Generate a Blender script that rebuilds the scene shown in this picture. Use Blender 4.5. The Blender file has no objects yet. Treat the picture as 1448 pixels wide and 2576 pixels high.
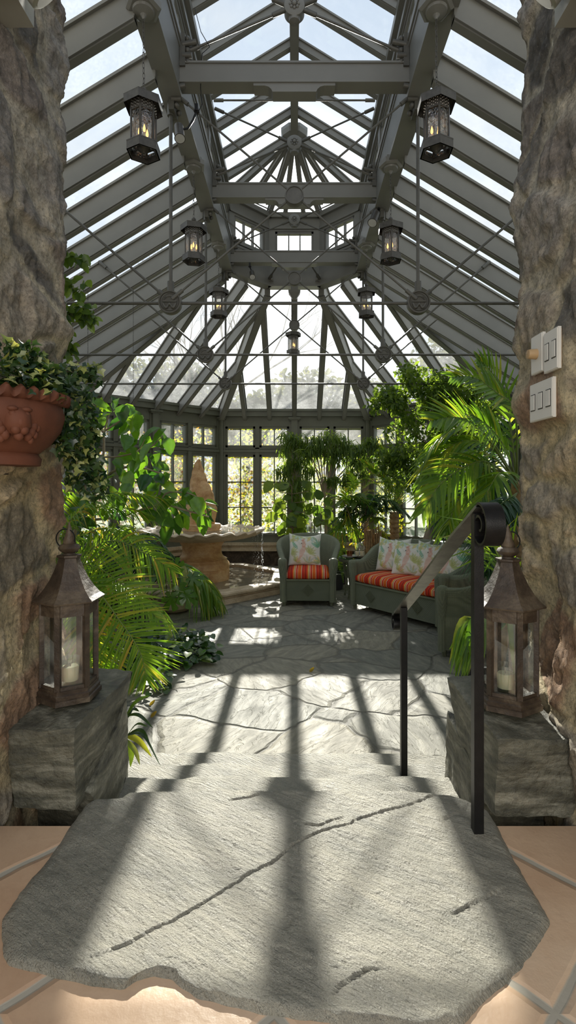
import bpy, math, random
import numpy as np
from math import sin, cos, pi, radians, sqrt, atan2
from mathutils import Vector, Matrix, noise
random.seed(7)
np.random.seed(7)
S = bpy.context.scene
COL = S.collection
F = 1300.0
CAMZ = 1.56

# ------------------------------------------------------------------ camera, sky, sun, exposure
cam_data = bpy.data.cameras.new('camera')
cam = bpy.data.objects.new('camera', cam_data)
COL.objects.link(cam)
cam.location = (0, 0, CAMZ)
cam.rotation_euler = (radians(90), 0, 0)
cam_data.sensor_width = 36
cam_data.lens = F / 2576 * 36
cam_data.shift_x = -16 / 2576
cam_data.shift_y = -68 / 2576
cam_data.clip_start = 0.02
cam_data.clip_end = 300
S.camera = cam

SUN_TAN = 0.532
SUN_ELEV = math.atan(SUN_TAN)
SUN_AZ = 0.000          # sun stands straight ahead, over the far end
SUN_STRENGTH = 8.0
SKY_STRENGTH = 0.57
S.view_settings.view_transform = 'Standard'
S.view_settings.look = 'None'
S.view_settings.gamma = 1
S.view_settings.use_curve_mapping = False
S.view_settings.exposure = 0.78
S.cycles.adaptive_threshold = 0.02
S.cycles.max_bounces = 8
S.cycles.diffuse_bounces = 4
S.cycles.glossy_bounces = 3
S.cycles.transmission_bounces = 4
S.cycles.transparent_max_bounces = 16
S.cycles.caustics_reflective = False
S.cycles.caustics_refractive = False
S.cycles.use_denoising = True
S.cycles.sample_clamp_indirect = 6

world = bpy.data.worlds.new('sky')
S.world = world
world.use_nodes = True
wn, wl = world.node_tree.nodes, world.node_tree.links
wn.clear()
wo = wn.new('ShaderNodeOutputWorld')
wb = wn.new('ShaderNodeBackground')
tc = wn.new('ShaderNodeTexCoord')
sep = wn.new('ShaderNodeSeparateXYZ')
wl.new(tc.outputs['Generated'], sep.inputs[0])
ramp = wn.new('ShaderNodeValToRGB')
ramp.color_ramp.elements[0].position = 0.0
ramp.color_ramp.elements[0].color = (0.30, 0.28, 0.22, 1)
e = ramp.color_ramp.elements.new(0.5); e.color = (0.56, 0.60, 0.63, 1)
e = ramp.color_ramp.elements.new(0.53); e.color = (0.64, 0.71, 0.78, 1)
e = ramp.color_ramp.elements.new(0.78); e.color = (0.66, 0.77, 0.93, 1)
ramp.color_ramp.elements[-1].position = 1.0
ramp.color_ramp.elements[-1].color = (0.46, 0.60, 0.82, 1)
mp = wn.new('ShaderNodeMapRange')
mp.inputs['From Min'].default_value = -1
wl.new(sep.outputs['Z'], mp.inputs['Value'])
wl.new(mp.outputs[0], ramp.inputs[0])
# cloud veil
nz = wn.new('ShaderNodeTexNoise'); nz.inputs['Scale'].default_value = 3.2; nz.inputs['Detail'].default_value = 6
mc = wn.new('ShaderNodeMapping'); mc.inputs['Scale'].default_value = (1, 1, 2.4)
wl.new(tc.outputs['Generated'], mc.inputs[0]); wl.new(mc.outputs[0], nz.inputs['Vector'])
cr = wn.new('ShaderNodeMapRange'); cr.inputs['From Min'].default_value = 0.42; cr.inputs['From Max'].default_value = 0.72
wl.new(nz.outputs[0], cr.inputs['Value'])
mixc = wn.new('ShaderNodeMixRGB'); mixc.inputs['Color2'].default_value = (0.86, 0.89, 0.93, 1)
wl.new(cr.outputs[0], mixc.inputs['Fac']); wl.new(ramp.outputs[0], mixc.inputs['Color1'])
# brightening of the sky towards the sun
dotn = wn.new('ShaderNodeVectorMath'); dotn.operation = 'DOT_PRODUCT'
sd = Vector((sin(SUN_AZ) * cos(SUN_ELEV), cos(SUN_AZ) * cos(SUN_ELEV), sin(SUN_ELEV)))
dotn.inputs[1].default_value = sd
nrm = wn.new('ShaderNodeVectorMath'); nrm.operation = 'NORMALIZE'
wl.new(tc.outputs['Generated'], nrm.inputs[0]); wl.new(nrm.outputs[0], dotn.inputs[0])
mx = wn.new('ShaderNodeMath'); mx.operation = 'MAXIMUM'; mx.inputs[1].default_value = 0.0
wl.new(dotn.outputs['Value'], mx.inputs[0])
def powglow(p, k):
    a = wn.new('ShaderNodeMath'); a.operation = 'POWER'; a.inputs[1].default_value = p
    wl.new(mx.outputs[0], a.inputs[0])
    b = wn.new('ShaderNodeMath'); b.operation = 'MULTIPLY'; b.inputs[1].default_value = k
    wl.new(a.outputs[0], b.inputs[0]); return b
g1, g2 = powglow(14, 0.20), powglow(300, 7.0)
gs = wn.new('ShaderNodeMath'); gs.operation = 'ADD'
wl.new(g1.outputs[0], gs.inputs[0]); wl.new(g2.outputs[0], gs.inputs[1])
addc = wn.new('ShaderNodeMixRGB'); addc.blend_type = 'ADD'; addc.inputs['Fac'].default_value = 1
wl.new(mixc.outputs[0], addc.inputs['Color1']); wl.new(gs.outputs[0], addc.inputs['Color2'])
wl.new(addc.outputs[0], wb.inputs[0])
wb.inputs[1].default_value = SKY_STRENGTH
wl.new(wb.outputs[0], wo.inputs[0])

sun_data = bpy.data.lights.new('sun', 'SUN')
sun_data.energy = SUN_STRENGTH
sun_data.angle = radians(0.53)
sun_data.color = (1.0, 0.95, 0.86)
sun = bpy.data.objects.new('sun', sun_data)
COL.objects.link(sun)
sun.location = (0, 30, 16)
sun.rotation_euler = (-sd).to_track_quat('-Z', 'Y').to_euler()

# fill light added behind the camera; no house window is modelled there
ad = bpy.data.lights.new('fill_light', 'AREA')
ad.shape = 'RECTANGLE'; ad.size = 2.6; ad.size_y = 1.9
ad.energy = 46
ad.color = (1.0, 0.93, 0.82)
ao = bpy.data.objects.new('fill_light', ad)
COL.objects.link(ao)
ao.location = (0, -2.6, 2.4)
ao.rotation_euler = (Vector((0, 1, -0.12))).to_track_quat('-Z', 'Y').to_euler()

# ------------------------------------------------------------------ helpers
def P(px, py, d):
    """photo pixel + distance in metres -> place in the room"""
    return Vector(((px - 740) / F * d, d, CAMZ - (py - 1220) / F * d))
def G(px, py, z=0.0):
    """photo pixel lying on a horizontal surface of height z"""
    d = (CAMZ - z) * F / (py - 1220)
    return Vector(((px - 740) / F * d, d, z))

def link(o): COL.objects.link(o); return o
def tag(o, label=None, cat=None, group=None, kind=None):
    if label: o['label'] = label
    if cat: o['category'] = cat
    if group: o['group'] = group
    if kind: o['kind'] = kind
    return o
def root(name, loc=(0, 0, 0), rz=0.0, label=None, cat=None, group=None, kind=None):
    o = bpy.data.objects.new(name, None)
    o.empty_display_size = 0.1
    link(o); o.location = loc; o.rotation_euler = (0, 0, rz)
    return tag(o, label, cat, group, kind)
def world_loc(o):
    v = Vector((0, 0, 0))
    while o is not None:
        v = v + Vector(o.location); o = o.parent
    return v
def copy_tree(o, parent=None):
    c = o.copy(); COL.objects.link(c)
    if parent is not None: c.parent = parent
    for ch in list(o.children):
        copy_tree(ch, c)
    return c

class MB:
    def __init__(s):
        s.v = []; s.f = []
    def add(s, vs, fs):
        n = len(s.v)
        s.v.extend(Vector(v) for v in vs)
        s.f.extend(tuple(i + n for i in f) for f in fs)
        return s
    def box(s, lo, hi, M=None):
        x0, y0, z0 = lo; x1, y1, z1 = hi
        vs = [Vector(p) for p in ((x0,y0,z0),(x1,y0,z0),(x1,y1,z0),(x0,y1,z0),(x0,y0,z1),(x1,y0,z1),(x1,y1,z1),(x0,y1,z1))]
        if M is not None: vs = [M @ v for v in vs]
        return s.add(vs, [(3,2,1,0),(4,5,6,7),(0,1,5,4),(1,2,6,5),(2,3,7,6),(3,0,4,7)])
    def beam(s, p0, p1, w, h, up=(0, 0, 1), drop=0.0):
        """bar of width w and depth h, its top edge running p0 -> p1 (lowered by drop)"""
        p0, p1 = Vector(p0), Vector(p1)
        d = (p1 - p0).normalized(); up = Vector(up)
        side = d.cross(up).normalized(); u = up
        vs = []
        for p in (p0, p1):
            for a, b in ((-1, -1), (1, -1), (1, 0), (-1, 0)):
                vs.append(p + side * (a * w / 2) + u * (b * h) - u * drop)
        return s.add(vs, [(0,1,2,3),(7,6,5,4),(0,4,5,1),(1,5,6,2),(2,6,7,3),(3,7,4,0)])
    def tube(s, pts, r, n=8, caps=True):
        pts = [Vector(p) for p in pts]
        if not isinstance(r, (list, tuple)): r = [r] * len(pts)
        rings = []
        prev = None
        for i, p in enumerate(pts):
            d = (pts[min(i + 1, len(pts) - 1)] - pts[max(i - 1, 0)])
            if d.length < 1e-9: d = Vector((0, 0, 1))
            d.normalize()
            if prev is None:
                a = Vector((0, 0, 1)) if abs(d.z) < 0.9 else Vector((1, 0, 0))
                x = d.cross(a).normalized()
            else:
                x = (prev - d * prev.dot(d))
                x = x.normalized() if x.length > 1e-6 else d.orthogonal().normalized()
            prev = x
            y = d.cross(x)
            rings.append([p + (x * cos(2*pi*k/n) + y * sin(2*pi*k/n)) * r[i] for k in range(n)])
        vs = [v for R in rings for v in R]
        fs = []
        for i in range(len(rings) - 1):
            for k in range(n):
                a = i*n + k; b = i*n + (k+1) % n
                fs.append((a, b, b + n, a + n))
        if caps:
            fs.append(tuple(range(n))[::-1]); fs.append(tuple((len(rings)-1)*n + k for k in range(n)))
        return s.add(vs, fs)
    def lathe(s, prof, n=24, c=(0, 0, 0), a0=0.0, mod=None, axis='z'):
        c = Vector(c); vs = []
        for j, (r, z) in enumerate(prof):
            for k in range(n):
                a = a0 + 2*pi*k/n
                rr, zz = (r, z) if mod is None else mod(r, z, a, j)
                if axis == 'z': v = Vector((rr*cos(a), rr*sin(a), zz))
                elif axis == 'y': v = Vector((rr*cos(a), zz, rr*sin(a)))
                else: v = Vector((zz, rr*cos(a), rr*sin(a)))
                vs.append(c + v)
        fs = []
        for j in range(len(prof)-1):
            for k in range(n):
                a = j*n + k; b = j*n + (k+1) % n
                fs.append((a, b, b+n, a+n))
        if prof[0][0] > 0.0015: fs.append(tuple(range(n))[::-1])
        if prof[-1][0] > 0.0015: fs.append(tuple((len(prof)-1)*n + k for k in range(n)))
        return s.add(vs, fs)
    def ball(s, c, r, n=12, sc=(1, 1, 1)):
        m = n // 2
        prof = [(max(1e-4, r*sin(pi*j/m)), -r*cos(pi*j/m)) for j in range(m+1)]
        b = MB().lathe(prof, n)
        c = Vector(c)
        return s.add([Vector((v.x*sc[0], v.y*sc[1], v.z*sc[2])) + c for v in b.v], b.f)
    def torus(s, c, R, r, n=20, m=6, M=None, sc=(1, 1)):
        vs = []; c = Vector(c)
        for i in range(n):
            a = 2*pi*i/n
            for j in range(m):
                b = 2*pi*j/m
                v = Vector(((R + r*cos(b))*cos(a)*sc[0], (R + r*cos(b))*sin(a)*sc[1], r*sin(b)))
                if M is not None: v = M @ v
                vs.append(c + v)
        fs = [(i*m + j, ((i+1) % n)*m + j, ((i+1) % n)*m + (j+1) % m, i*m + (j+1) % m) for i in range(n) for j in range(m)]
        return s.add(vs, fs)
    def prism(s, poly, z0, z1):
        n = len(poly)
        vs = [Vector((x, y, z0)) for x, y in poly] + [Vector((x, y, z1)) for x, y in poly]
        fs = [tuple(range(n))[::-1], tuple(range(n, 2*n))] + [(k, (k+1) % n, (k+1) % n + n, k + n) for k in range(n)]
        return s.add(vs, fs)
    def quad(s, a, b, c, d): return s.add([a, b, c, d], [(0, 1, 2, 3)])
    def merge(s, o, M=None):
        return s.add([M @ v for v in o.v] if M is not None else o.v, o.f)
    def build(s, name, mat, parent=None, smooth=None, local=False, colors=None, noshift=False, **kw):
        me = bpy.data.meshes.new(name)
        vs = s.v
        loc = Vector((0, 0, 0))
        if parent is None and not noshift:
            xs = [v.x for v in vs]; ys = [v.y for v in vs]; zs = [v.z for v in vs]
            loc = Vector(((min(xs)+max(xs))/2, (min(ys)+max(ys))/2, min(zs)))
            off = loc
        elif parent is not None and not local:
            off = world_loc(parent)
        else: off = Vector((0, 0, 0))
        me.from_pydata([tuple(v - off) for v in vs], [], s.f)
        me.update()
        if smooth is not None:
            me.shade_smooth()
            if smooth < 179: me.set_sharp_from_angle(angle=radians(smooth))
        if colors is not None:
            ca = me.color_attributes.new('tint', 'FLOAT_COLOR', 'POINT')
            ca.data.foreach_set('color', np.array(colors, dtype=np.float32).ravel())
        if mat: me.materials.append(mat)
        o = bpy.data.objects.new(name, me)
        link(o)
        if parent is not None: o.parent = parent
        else: o.location = loc
        return tag(o, **kw)

def leaf_mesh(name, pos, dirs, nrm, L, W, mat, parent=None, shape='oval', fold=0.15, curl=0.12, **kw):
    """many leaves as one foliage mesh; arrays of base, direction, face normal, length, width"""
    T = {'oval': [(0,0,0),(.5,.25,0),(.52,.55,0),(.28,.85,0),(0,1,0),(-.28,.85,0),(-.52,.55,0),(-.5,.25,0),(0,.5,1)],
         'lance': [(0,0,0),(.42,.2,0),(.45,.5,0),(.2,.82,0),(0,1,0),(-.2,.82,0),(-.45,.5,0),(-.42,.2,0),(0,.5,1)],
         'heart': [(0,0,0),(.35,-.1,0),(.55,.2,0),(.4,.6,0),(0,1,0),(-.4,.6,0),(-.55,.2,0),(-.35,-.1,0),(0,.35,1)],
         'ivy': [(0,0,0),(.3,-.12,0),(.6,.25,0),(.22,.45,0),(0,1,0),(-.22,.45,0),(-.6,.25,0),(-.3,-.12,0),(0,.3,1)]}[shape]
    T = np.array(T, float)
    n = len(pos)
    pos = np.array(pos, float); d = np.array(dirs, float); u = np.array(nrm, float)
    d /= np.linalg.norm(d, axis=1)[:, None] + 1e-9
    sd_ = np.cross(d, u); sd_ /= np.linalg.norm(sd_, axis=1)[:, None] + 1e-9
    u = np.cross(sd_, d)
    L = np.broadcast_to(np.array(L, float), (n,)); W = np.broadcast_to(np.array(W, float), (n,))
    x = T[None, :, 0] * W[:, None]
    y = T[None, :, 1] * L[:, None]
    z = np.abs(T[None, :, 0]) * fold * 2 * W[:, None] - (T[None, :, 1] ** 2) * curl * L[:, None]
    V = pos[:, None, :] + sd_[:, None, :] * x[..., None] + d[:, None, :] * y[..., None] + u[:, None, :] * z[..., None]
    V = V.reshape(-1, 3)
    off = np.array(world_loc(parent)) if parent is not None else np.array((0, 0, 0.))
    loc = (0, 0, 0)
    if parent is None:
        mn, mxx = V.min(0), V.max(0)
        off = np.array(((mn[0]+mxx[0])/2, (mn[1]+mxx[1])/2, mn[2])); loc = tuple(off)
    V = V - off
    base = np.arange(n)[:, None] * 9
    fq = np.array([[0,1,8,7],[1,2,8,8],[2,3,8,8],[3,4,8,8],[4,5,8,8],[5,6,8,8],[6,7,8,8]])
    tris = np.array([[8,0,1],[8,1,2],[8,2,3],[8,3,4],[8,4,5],[8,5,6],[8,6,7],[8,7,0]])
    Fc = (base[:, None, :] + tris[None]).reshape(-1, 3)
    me = bpy.data.meshes.new(name)
    me.vertices.add(len(V)); me.vertices.foreach_set('co', V.astype(np.float32).ravel())
    me.loops.add(Fc.size); me.loops.foreach_set('vertex_index', Fc.astype(np.int32).ravel())
    me.polygons.add(len(Fc)); me.polygons.foreach_set('loop_start', (np.arange(len(Fc))*3).astype(np.int32))
    me.update(calc_edges=True); me.shade_smooth()
    rnd = np.repeat(np.random.rand(n), 9)
    ca = me.color_attributes.new('tint', 'FLOAT_COLOR', 'POINT')
    ca.data.foreach_set('color', np.stack([rnd, rnd, rnd, np.ones_like(rnd)], 1).astype(np.float32).ravel())
    me.materials.append(mat)
    o = bpy.data.objects.new(name, me); link(o)
    if parent is not None: o.parent = parent
    else: o.location = loc
    return tag(o, **kw)

# ------------------------------------------------------------------ materials
class NT:
    def __init__(s, name):
        s.m = bpy.data.materials.new(name); s.m.use_nodes = True
        s.n = s.m.node_tree.nodes; s.l = s.m.node_tree.links; s.n.clear()
        s.out = s.n.new('ShaderNodeOutputMaterial')
        s.tc = s.n.new('ShaderNodeTexCoord')
    def new(s, t, **kw):
        nd = s.n.new('ShaderNode' + t)
        for k, v in kw.items():
            if k in nd.inputs: nd.inputs[k].default_value = v
            else: setattr(nd, k, v)
        return nd
    def link(s, a, b): s.l.new(a, b)
    def noise(s, scale, detail=6, rough=0.55, vec=None, sc=None, dist=0.0):
        nd = s.new('TexNoise', Scale=scale, Detail=detail, Roughness=rough, Distortion=dist)
        v = vec if vec is not None else s.tc.outputs['Object']
        if sc is not None:
            mpn = s.new('Mapping'); mpn.inputs['Scale'].default_value = sc
            s.link(v, mpn.inputs[0]); v = mpn.outputs[0]
        s.link(v, nd.inputs['Vector']); return nd.outputs[0]
    def ramp(s, fac, stops, interp='LINEAR'):
        r = s.new('ValToRGB'); r.color_ramp.interpolation = interp
        els = r.color_ramp.elements
        while len(els) > 1: els.remove(els[-1])
        els[0].position = stops[0][0]; els[0].color = (*stops[0][1], 1)
        for p, c in stops[1:]:
            el = els.new(p); el.color = (*c, 1)
        s.link(fac, r.inputs[0]); return r.outputs[0]
    def mix(s, fac, a, b, mode='MIX'):
        nd = s.new('MixRGB', blend_type=mode)
        for x, i in ((fac, 'Fac'), (a, 'Color1'), (b, 'Color2')):
            if isinstance(x, (int, float)): nd.inputs[i].default_value = x
            elif isinstance(x, tuple): nd.inputs[i].default_value = (*x, 1)
            else: s.link(x, nd.inputs[i])
        return nd.outputs[0]
    def math(s, op, a, b=0.0):
        nd = s.new('Math', operation=op)
        for i, x in enumerate((a, b)):
            if isinstance(x, (int, float)): nd.inputs[i].default_value = x
            else: s.link(x, nd.inputs[i])
        return nd.outputs[0]
    def mapr(s, v, a, b, c=0.0, d=1.0):
        nd = s.new('MapRange'); nd.inputs[1].default_value = a; nd.inputs[2].default_value = b
        nd.inputs[3].default_value = c; nd.inputs[4].default_value = d
        s.link(v, nd.inputs[0]); return nd.outputs[0]
    def bump(s, h, strength=0.3, dist=0.01, prev=None):
        nd = s.new('Bump', Strength=strength, Distance=dist)
        s.link(h, nd.inputs['Height'])
        if prev is not None: s.link(prev, nd.inputs['Normal'])
        return nd.outputs[0]
    def bsdf(s, col, rough=0.5, metal=0.0, normal=None, spec=0.5, **kw):
        b = s.new('BsdfPrincipled')
        for x, i in ((col, 'Base Color'), (rough, 'Roughness'), (metal, 'Metallic'), (spec, 'Specular IOR Level')):
            if isinstance(x, (int, float)): b.inputs[i].default_value = x
            elif isinstance(x, tuple): b.inputs[i].default_value = (*x, 1)
            else: s.link(x, b.inputs[i])
        if normal is not None: s.link(normal, b.inputs['Normal'])
        for k, v in kw.items(): b.inputs[k].default_value = v
        s.link(b.outputs[0], s.out.inputs[0]); return b

def mat_simple(name, col, rough=0.5, metal=0.0, var=0.12, nscale=8, bump=0.0, bscale=60, spec=0.5, **kw):
    t = NT(name)
    n = t.noise(nscale)
    c = t.ramp(n, [(0.3, tuple(x*(1-var) for x in col)), (0.7, tuple(min(1, x*(1+var)) for x in col))])
    nm = t.bump(t.noise(bscale, 4), bump, 0.004) if bump else None
    t.bsdf(c, rough, metal, nm, spec, **kw)
    return t.m

def mat_leaf(name, c1, c2, c3=None, trans=0.45, tcol=None, rough=0.38, spec=0.45):
    """c1, c2: leaf colour range; tcol: colour of light passing through"""
    t = NT(name)
    at = t.new('VertexColor', layer_name='tint')
    stops = [(0.0, c1), (0.75 if c3 else 1.0, c2)]
    if c3: stops.append((0.97, c3))
    col = t.ramp(at.outputs[0], stops)
    n = t.noise(40, 3)
    col = t.mix(t.mapr(n, 0.35, 0.7, 0, 0.25), col, (c1[0]*0.5, c1[1]*0.6, c1[2]*0.5))
    b = t.bsdf(col, rough, 0, None, spec)
    tr = t.new('BsdfTranslucent')
    tcc = t.mix(1.0, col, tcol if tcol else (2.7, 2.35, 0.95), 'MULTIPLY')
    t.link(tcc, tr.inputs[0])
    ms = t.new('MixShader'); ms.inputs[0].default_value = trans
    t.link(b.outputs[0], ms.inputs[1]); t.link(tr.outputs[0], ms.inputs[2])
    t.link(ms.outputs[0], t.out.inputs[0])
    return t.m

def mat_glass(name, tint=(0.97, 0.99, 0.98), haze=0.06, hazecol=(0.9, 0.92, 0.9), dirt=0.2, dscale=2.5, gloss=0.06, ripple=0.0):
    t = NT(name)
    tr = t.new('BsdfTransparent'); tr.inputs[0].default_value = (*tint, 1)
    tl = t.new('BsdfTranslucent'); tl.inputs[0].default_value = (*hazecol, 1)
    gl = t.new('BsdfGlossy'); gl.inputs['Roughness'].default_value = 0.05 if not ripple else 0.12
    if ripple:
        nb = t.bump(t.noise(45, 2), ripple, 0.02); t.link(nb, gl.inputs['Normal'])
    n1 = t.noise(dscale, 8, 0.7, sc=(1, 1, 0.6)); n2 = t.noise(dscale*30, 3, 0.6)
    d = t.math('MULTIPLY', t.mapr(n1, 0.38, 0.75, 0, dirt), t.mapr(n2, 0.35, 0.6, 0.5, 1.0))
    h = t.math('ADD', d, haze)
    m1 = t.new('MixShader'); t.link(h, m1.inputs[0]); t.link(tr.outputs[0], m1.inputs[1]); t.link(tl.outputs[0], m1.inputs[2])
    m2 = t.new('MixShader'); m2.inputs[0].default_value = gloss
    t.link(m1.outputs[0], m2.inputs[1]); t.link(gl.outputs[0], m2.inputs[2])
    t.link(m2.outputs[0], t.out.inputs[0])
    return t.m

M = {}
M['paint'] = mat_simple('grey_green_paint', (0.205, 0.203, 0.185), 0.42, 0.0, 0.08, 3, 0.05, 220)
M['wallpaint'] = mat_simple('green_grey_joinery', (0.125, 0.132, 0.098), 0.45, 0.0, 0.10, 4, 0.05, 200)
M['rodpaint'] = mat_simple('dark_grey_ironwork', (0.105, 0.102, 0.088), 0.45, 0.1, 0.15, 20, 0.1, 200)
M['darkmetal'] = mat_simple('dark_bronze', (0.085, 0.08, 0.07), 0.45, 0.3, 0.25, 25, 0.1, 150)
M['iron'] = mat_simple('black_iron', (0.018, 0.018, 0.018), 0.36, 0.55, 0.2, 40, 0.12, 320)
M['rail'] = mat_simple('worn_steel_rail', (0.30, 0.29, 0.265), 0.34, 0.85, 0.2, 30, 0.15, 260)
M['glass_roof'] = mat_glass('roof_glazing', haze=0.05, dirt=0.22, dscale=1.6)
M['glass_roof_far'] = mat_glass('dusty_roof_glazing', haze=0.10, dirt=0.25, dscale=1.4)
M['glass_win'] = mat_glass('window_glazing', haze=0.07, dirt=0.24, dscale=3.0)
M['glass_clear'] = mat_glass('clear_glass', haze=0.015, dirt=0.05, dscale=9, gloss=0.10)
M['glass_seed'] = mat_glass('seeded_glass', tint=(0.86, 0.88, 0.87), haze=0.05, dirt=0.25, dscale=38, gloss=0.2, ripple=0.9)
M['glass_green'] = mat_glass('green_glass', tint=(0.45, 0.72, 0.58), haze=0.12, hazecol=(0.5, 0.8, 0.66), dirt=0.05, gloss=0.2)

def mat_stone_tint(name, rough=0.85, spec=0.25, bs=0.5, nscale=14, fine=70):
    t = NT(name)
    at = t.new('VertexColor', layer_name='tint')
    n = t.noise(nscale, 8, 0.65); n2 = t.noise(fine, 6, 0.7)
    c = t.mix(0.75, at.outputs[0], t.ramp(n, [(0.3, (0.38, 0.37, 0.35)), (0.5, (1, 0.98, 0.94)), (0.7, (1.6, 1.52, 1.36))]), 'MULTIPLY')
    c = t.mix(t.mapr(n2, 0.48, 0.66, 0, 0.55), c, (0.10, 0.09, 0.07))
    c = t.mix(t.mapr(n2, 0.30, 0.42, 0.35, 0), c, (0.70, 0.64, 0.50))
    st = t.noise(9, 6, 0.6, sc=(1.0, 1.0, 3.5), dist=1.2)
    c = t.mix(t.mapr(st, 0.55, 0.75, 0, 0.4), c, (0.42, 0.33, 0.22))
    b1 = t.bump(n, bs, 0.02); b2 = t.bump(n2, bs, 0.006, b1)
    t.bsdf(c, rough, 0, b2, spec)
    return t.m
M['rubble'] = mat_stone_tint('rubble_wall', bs=1.0, nscale=20, fine=95)

def mat_rock(name, base, dark, light, rough=0.6, spec=0.4, sc=(1, 1, 4), bs=0.7):
    t = NT(name)
    n = t.noise(5, 9, 0.65, sc=sc, dist=0.6); n2 = t.noise(55, 7, 0.7); n3 = t.noise(18, 6, 0.6)
    c = t.ramp(n, [(0.28, dark), (0.5, base), (0.72, light)])
    c = t.mix(t.mapr(n2, 0.45, 0.7, 0, 0.45), c, dark)
    b1 = t.bump(n3, bs, 0.02); b2 = t.bump(n2, bs, 0.006, b1)
    t.bsdf(c, rough, 0, b2, spec)
    return t.m
M['block'] = mat_rock('split_face_block', (0.15, 0.145, 0.105), (0.03, 0.032, 0.028), (0.42, 0.40, 0.31), 0.5, 0.5, (1, 1, 5), 1.0)
M['quartzite'] = mat_rock('quartzite_slab', (0.36, 0.36, 0.31), (0.22, 0.225, 0.20), (0.50, 0.49, 0.42), 0.5, 0.5, (1, 1, 1), 0.6)

def mat_slab():
    t = NT('layered_quartzite')
    v = t.new('Mapping'); v.inputs['Rotation'].default_value = (0, 0, radians(35)); t.link(t.tc.outputs['Object'], v.inputs[0])
    v2 = t.new('Mapping'); v2.inputs['Scale'].default_value = (0.8, 4.2, 1); t.link(v.outputs[0], v2.inputs[0])
    big = t.noise(3, 8, 0.6, vec=v2.outputs[0], dist=0.5)
    mid = t.noise(26, 8, 0.62, vec=v2.outputs[0])
    gr = t.new('TexVoronoi', Scale=190.0); t.link(t.tc.outputs['Object'], gr.inputs['Vector'])
    gf = t.noise(240, 3, 0.6)
    c = t.ramp(big, [(0.25, (0.25, 0.25, 0.205)), (0.5, (0.41, 0.39, 0.315)), (0.78, (0.56, 0.52, 0.41))])
    c = t.mix(t.mapr(mid, 0.52, 0.75, 0, 0.35), c, (0.13, 0.135, 0.12))
    c = t.mix(t.mapr(gf, 0.35, 0.65, 0.12, 0), c, (0.06, 0.06, 0.05))
    c = t.mix(t.mapr(gf, 0.62, 0.8, 0, 0.25), c, (0.75, 0.72, 0.62))
    b1 = t.bump(mid, 1.0, 0.03); b2 = t.bump(gf, 0.8, 0.004, b1); b3 = t.bump(gr.outputs['Distance'], 0.5, 0.003, b2)
    t.bsdf(c, t.mapr(gf, 0.3, 0.7, 0.62, 0.36), 0, b3, 0.5)
    return t.m
M['slab'] = mat_slab()

def mat_flagstone():
    t = NT('flagstone_floor')
    wv = t.new('VectorMath', operation='MULTIPLY_ADD')
    nn = t.new('TexNoise', Scale=1.7, Detail=3.0); t.link(t.tc.outputs['Object'], nn.inputs['Vector'])
    sub = t.new('VectorMath', operation='SUBTRACT'); t.link(nn.outputs['Color'], sub.inputs[0]); sub.inputs[1].default_value = (0.5, 0.5, 0.5)
    t.link(sub.outputs[0], wv.inputs[0]); wv.inputs[1].default_value = (0.42, 0.42, 0); t.link(t.tc.outputs['Object'], wv.inputs[2])
    mp_ = t.new('Mapping'); mp_.inputs['Scale'].default_value = (1.55, 1.95, 0.0); mp_.inputs['Location'].default_value = (3.3, 0.4, 0); mp_.inputs['Rotation'].default_value = (0, 0, 0.5)
    t.link(wv.outputs[0], mp_.inputs[0])
    ve = t.new('TexVoronoi', feature='DISTANCE_TO_EDGE', Scale=1.0, Randomness=0.9); t.link(mp_.outputs[0], ve.inputs['Vector'])
    vc = t.new('TexVoronoi', feature='F1', Scale=1.0, Randomness=0.9); t.link(mp_.outputs[0], vc.inputs['Vector'])
    # flow direction varies a little from stone to stone
    rot = t.new('VectorRotate', rotation_type='Z_AXIS')
    t.link(t.tc.outputs['Object'], rot.inputs['Vector'])
    sx = t.new('SeparateColor'); t.link(vc.outputs['Color'], sx.inputs[0])
    t.link(t.mapr(sx.outputs[0], 0, 1, -0.7, 1.0), rot.inputs['Angle'])
    st = t.new('Mapping'); st.inputs['Scale'].default_value = (2.4, 0.7, 1); t.link(rot.outputs[0], st.inputs[0])
    lay = t.noise(2.2, 7, 0.6, vec=st.outputs[0], dist=0.9)
    lay2 = t.noise(7, 7, 0.65, vec=st.outputs[0], dist=0.5)
    terr = t.ramp(lay, [(0.36, (0, 0, 0)), (0.38, (0.35,)*3), (0.50, (0.42,)*3), (0.515, (0.75,)*3), (0.62, (0.8,)*3), (0.635, (1, 1, 1))])
    fine = t.noise(120, 4, 0.6)
    c = t.ramp(lay2, [(0.25, (0.135, 0.13, 0.108)), (0.5, (0.215, 0.205, 0.168)), (0.75, (0.31, 0.29, 0.225))])
    tint = t.ramp(sx.outputs[1], [(0, (0.78, 0.82, 0.82)), (0.5, (1.0, 1.0, 0.97)), (1, (1.16, 1.12, 1.02))])
    c = t.mix(1.0, c, tint, 'MULTIPLY')
    edge = t.mapr(ve.outputs['Distance'], 0.012, 0.03, 1, 0)
    c = t.mix(t.math('MULTIPLY', edge, 0.65), c, (0.115, 0.108, 0.088))
    b0 = t.bump(t.mapr(ve.outputs['Distance'], 0.008, 0.045, 0, 1), 0.8, 0.014)
    b1 = t.bump(terr, 0.8, 0.008, b0); b2 = t.bump(lay2, 0.5, 0.014, b1); b3 = t.bump(fine, 0.5, 0.0025, b2)
    t.bsdf(c, t.mapr(lay2, 0.3, 0.7, 0.70, 0.55), 0, b3, 0.22)
    return t.m
M['flag'] = mat_flagstone()

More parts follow.
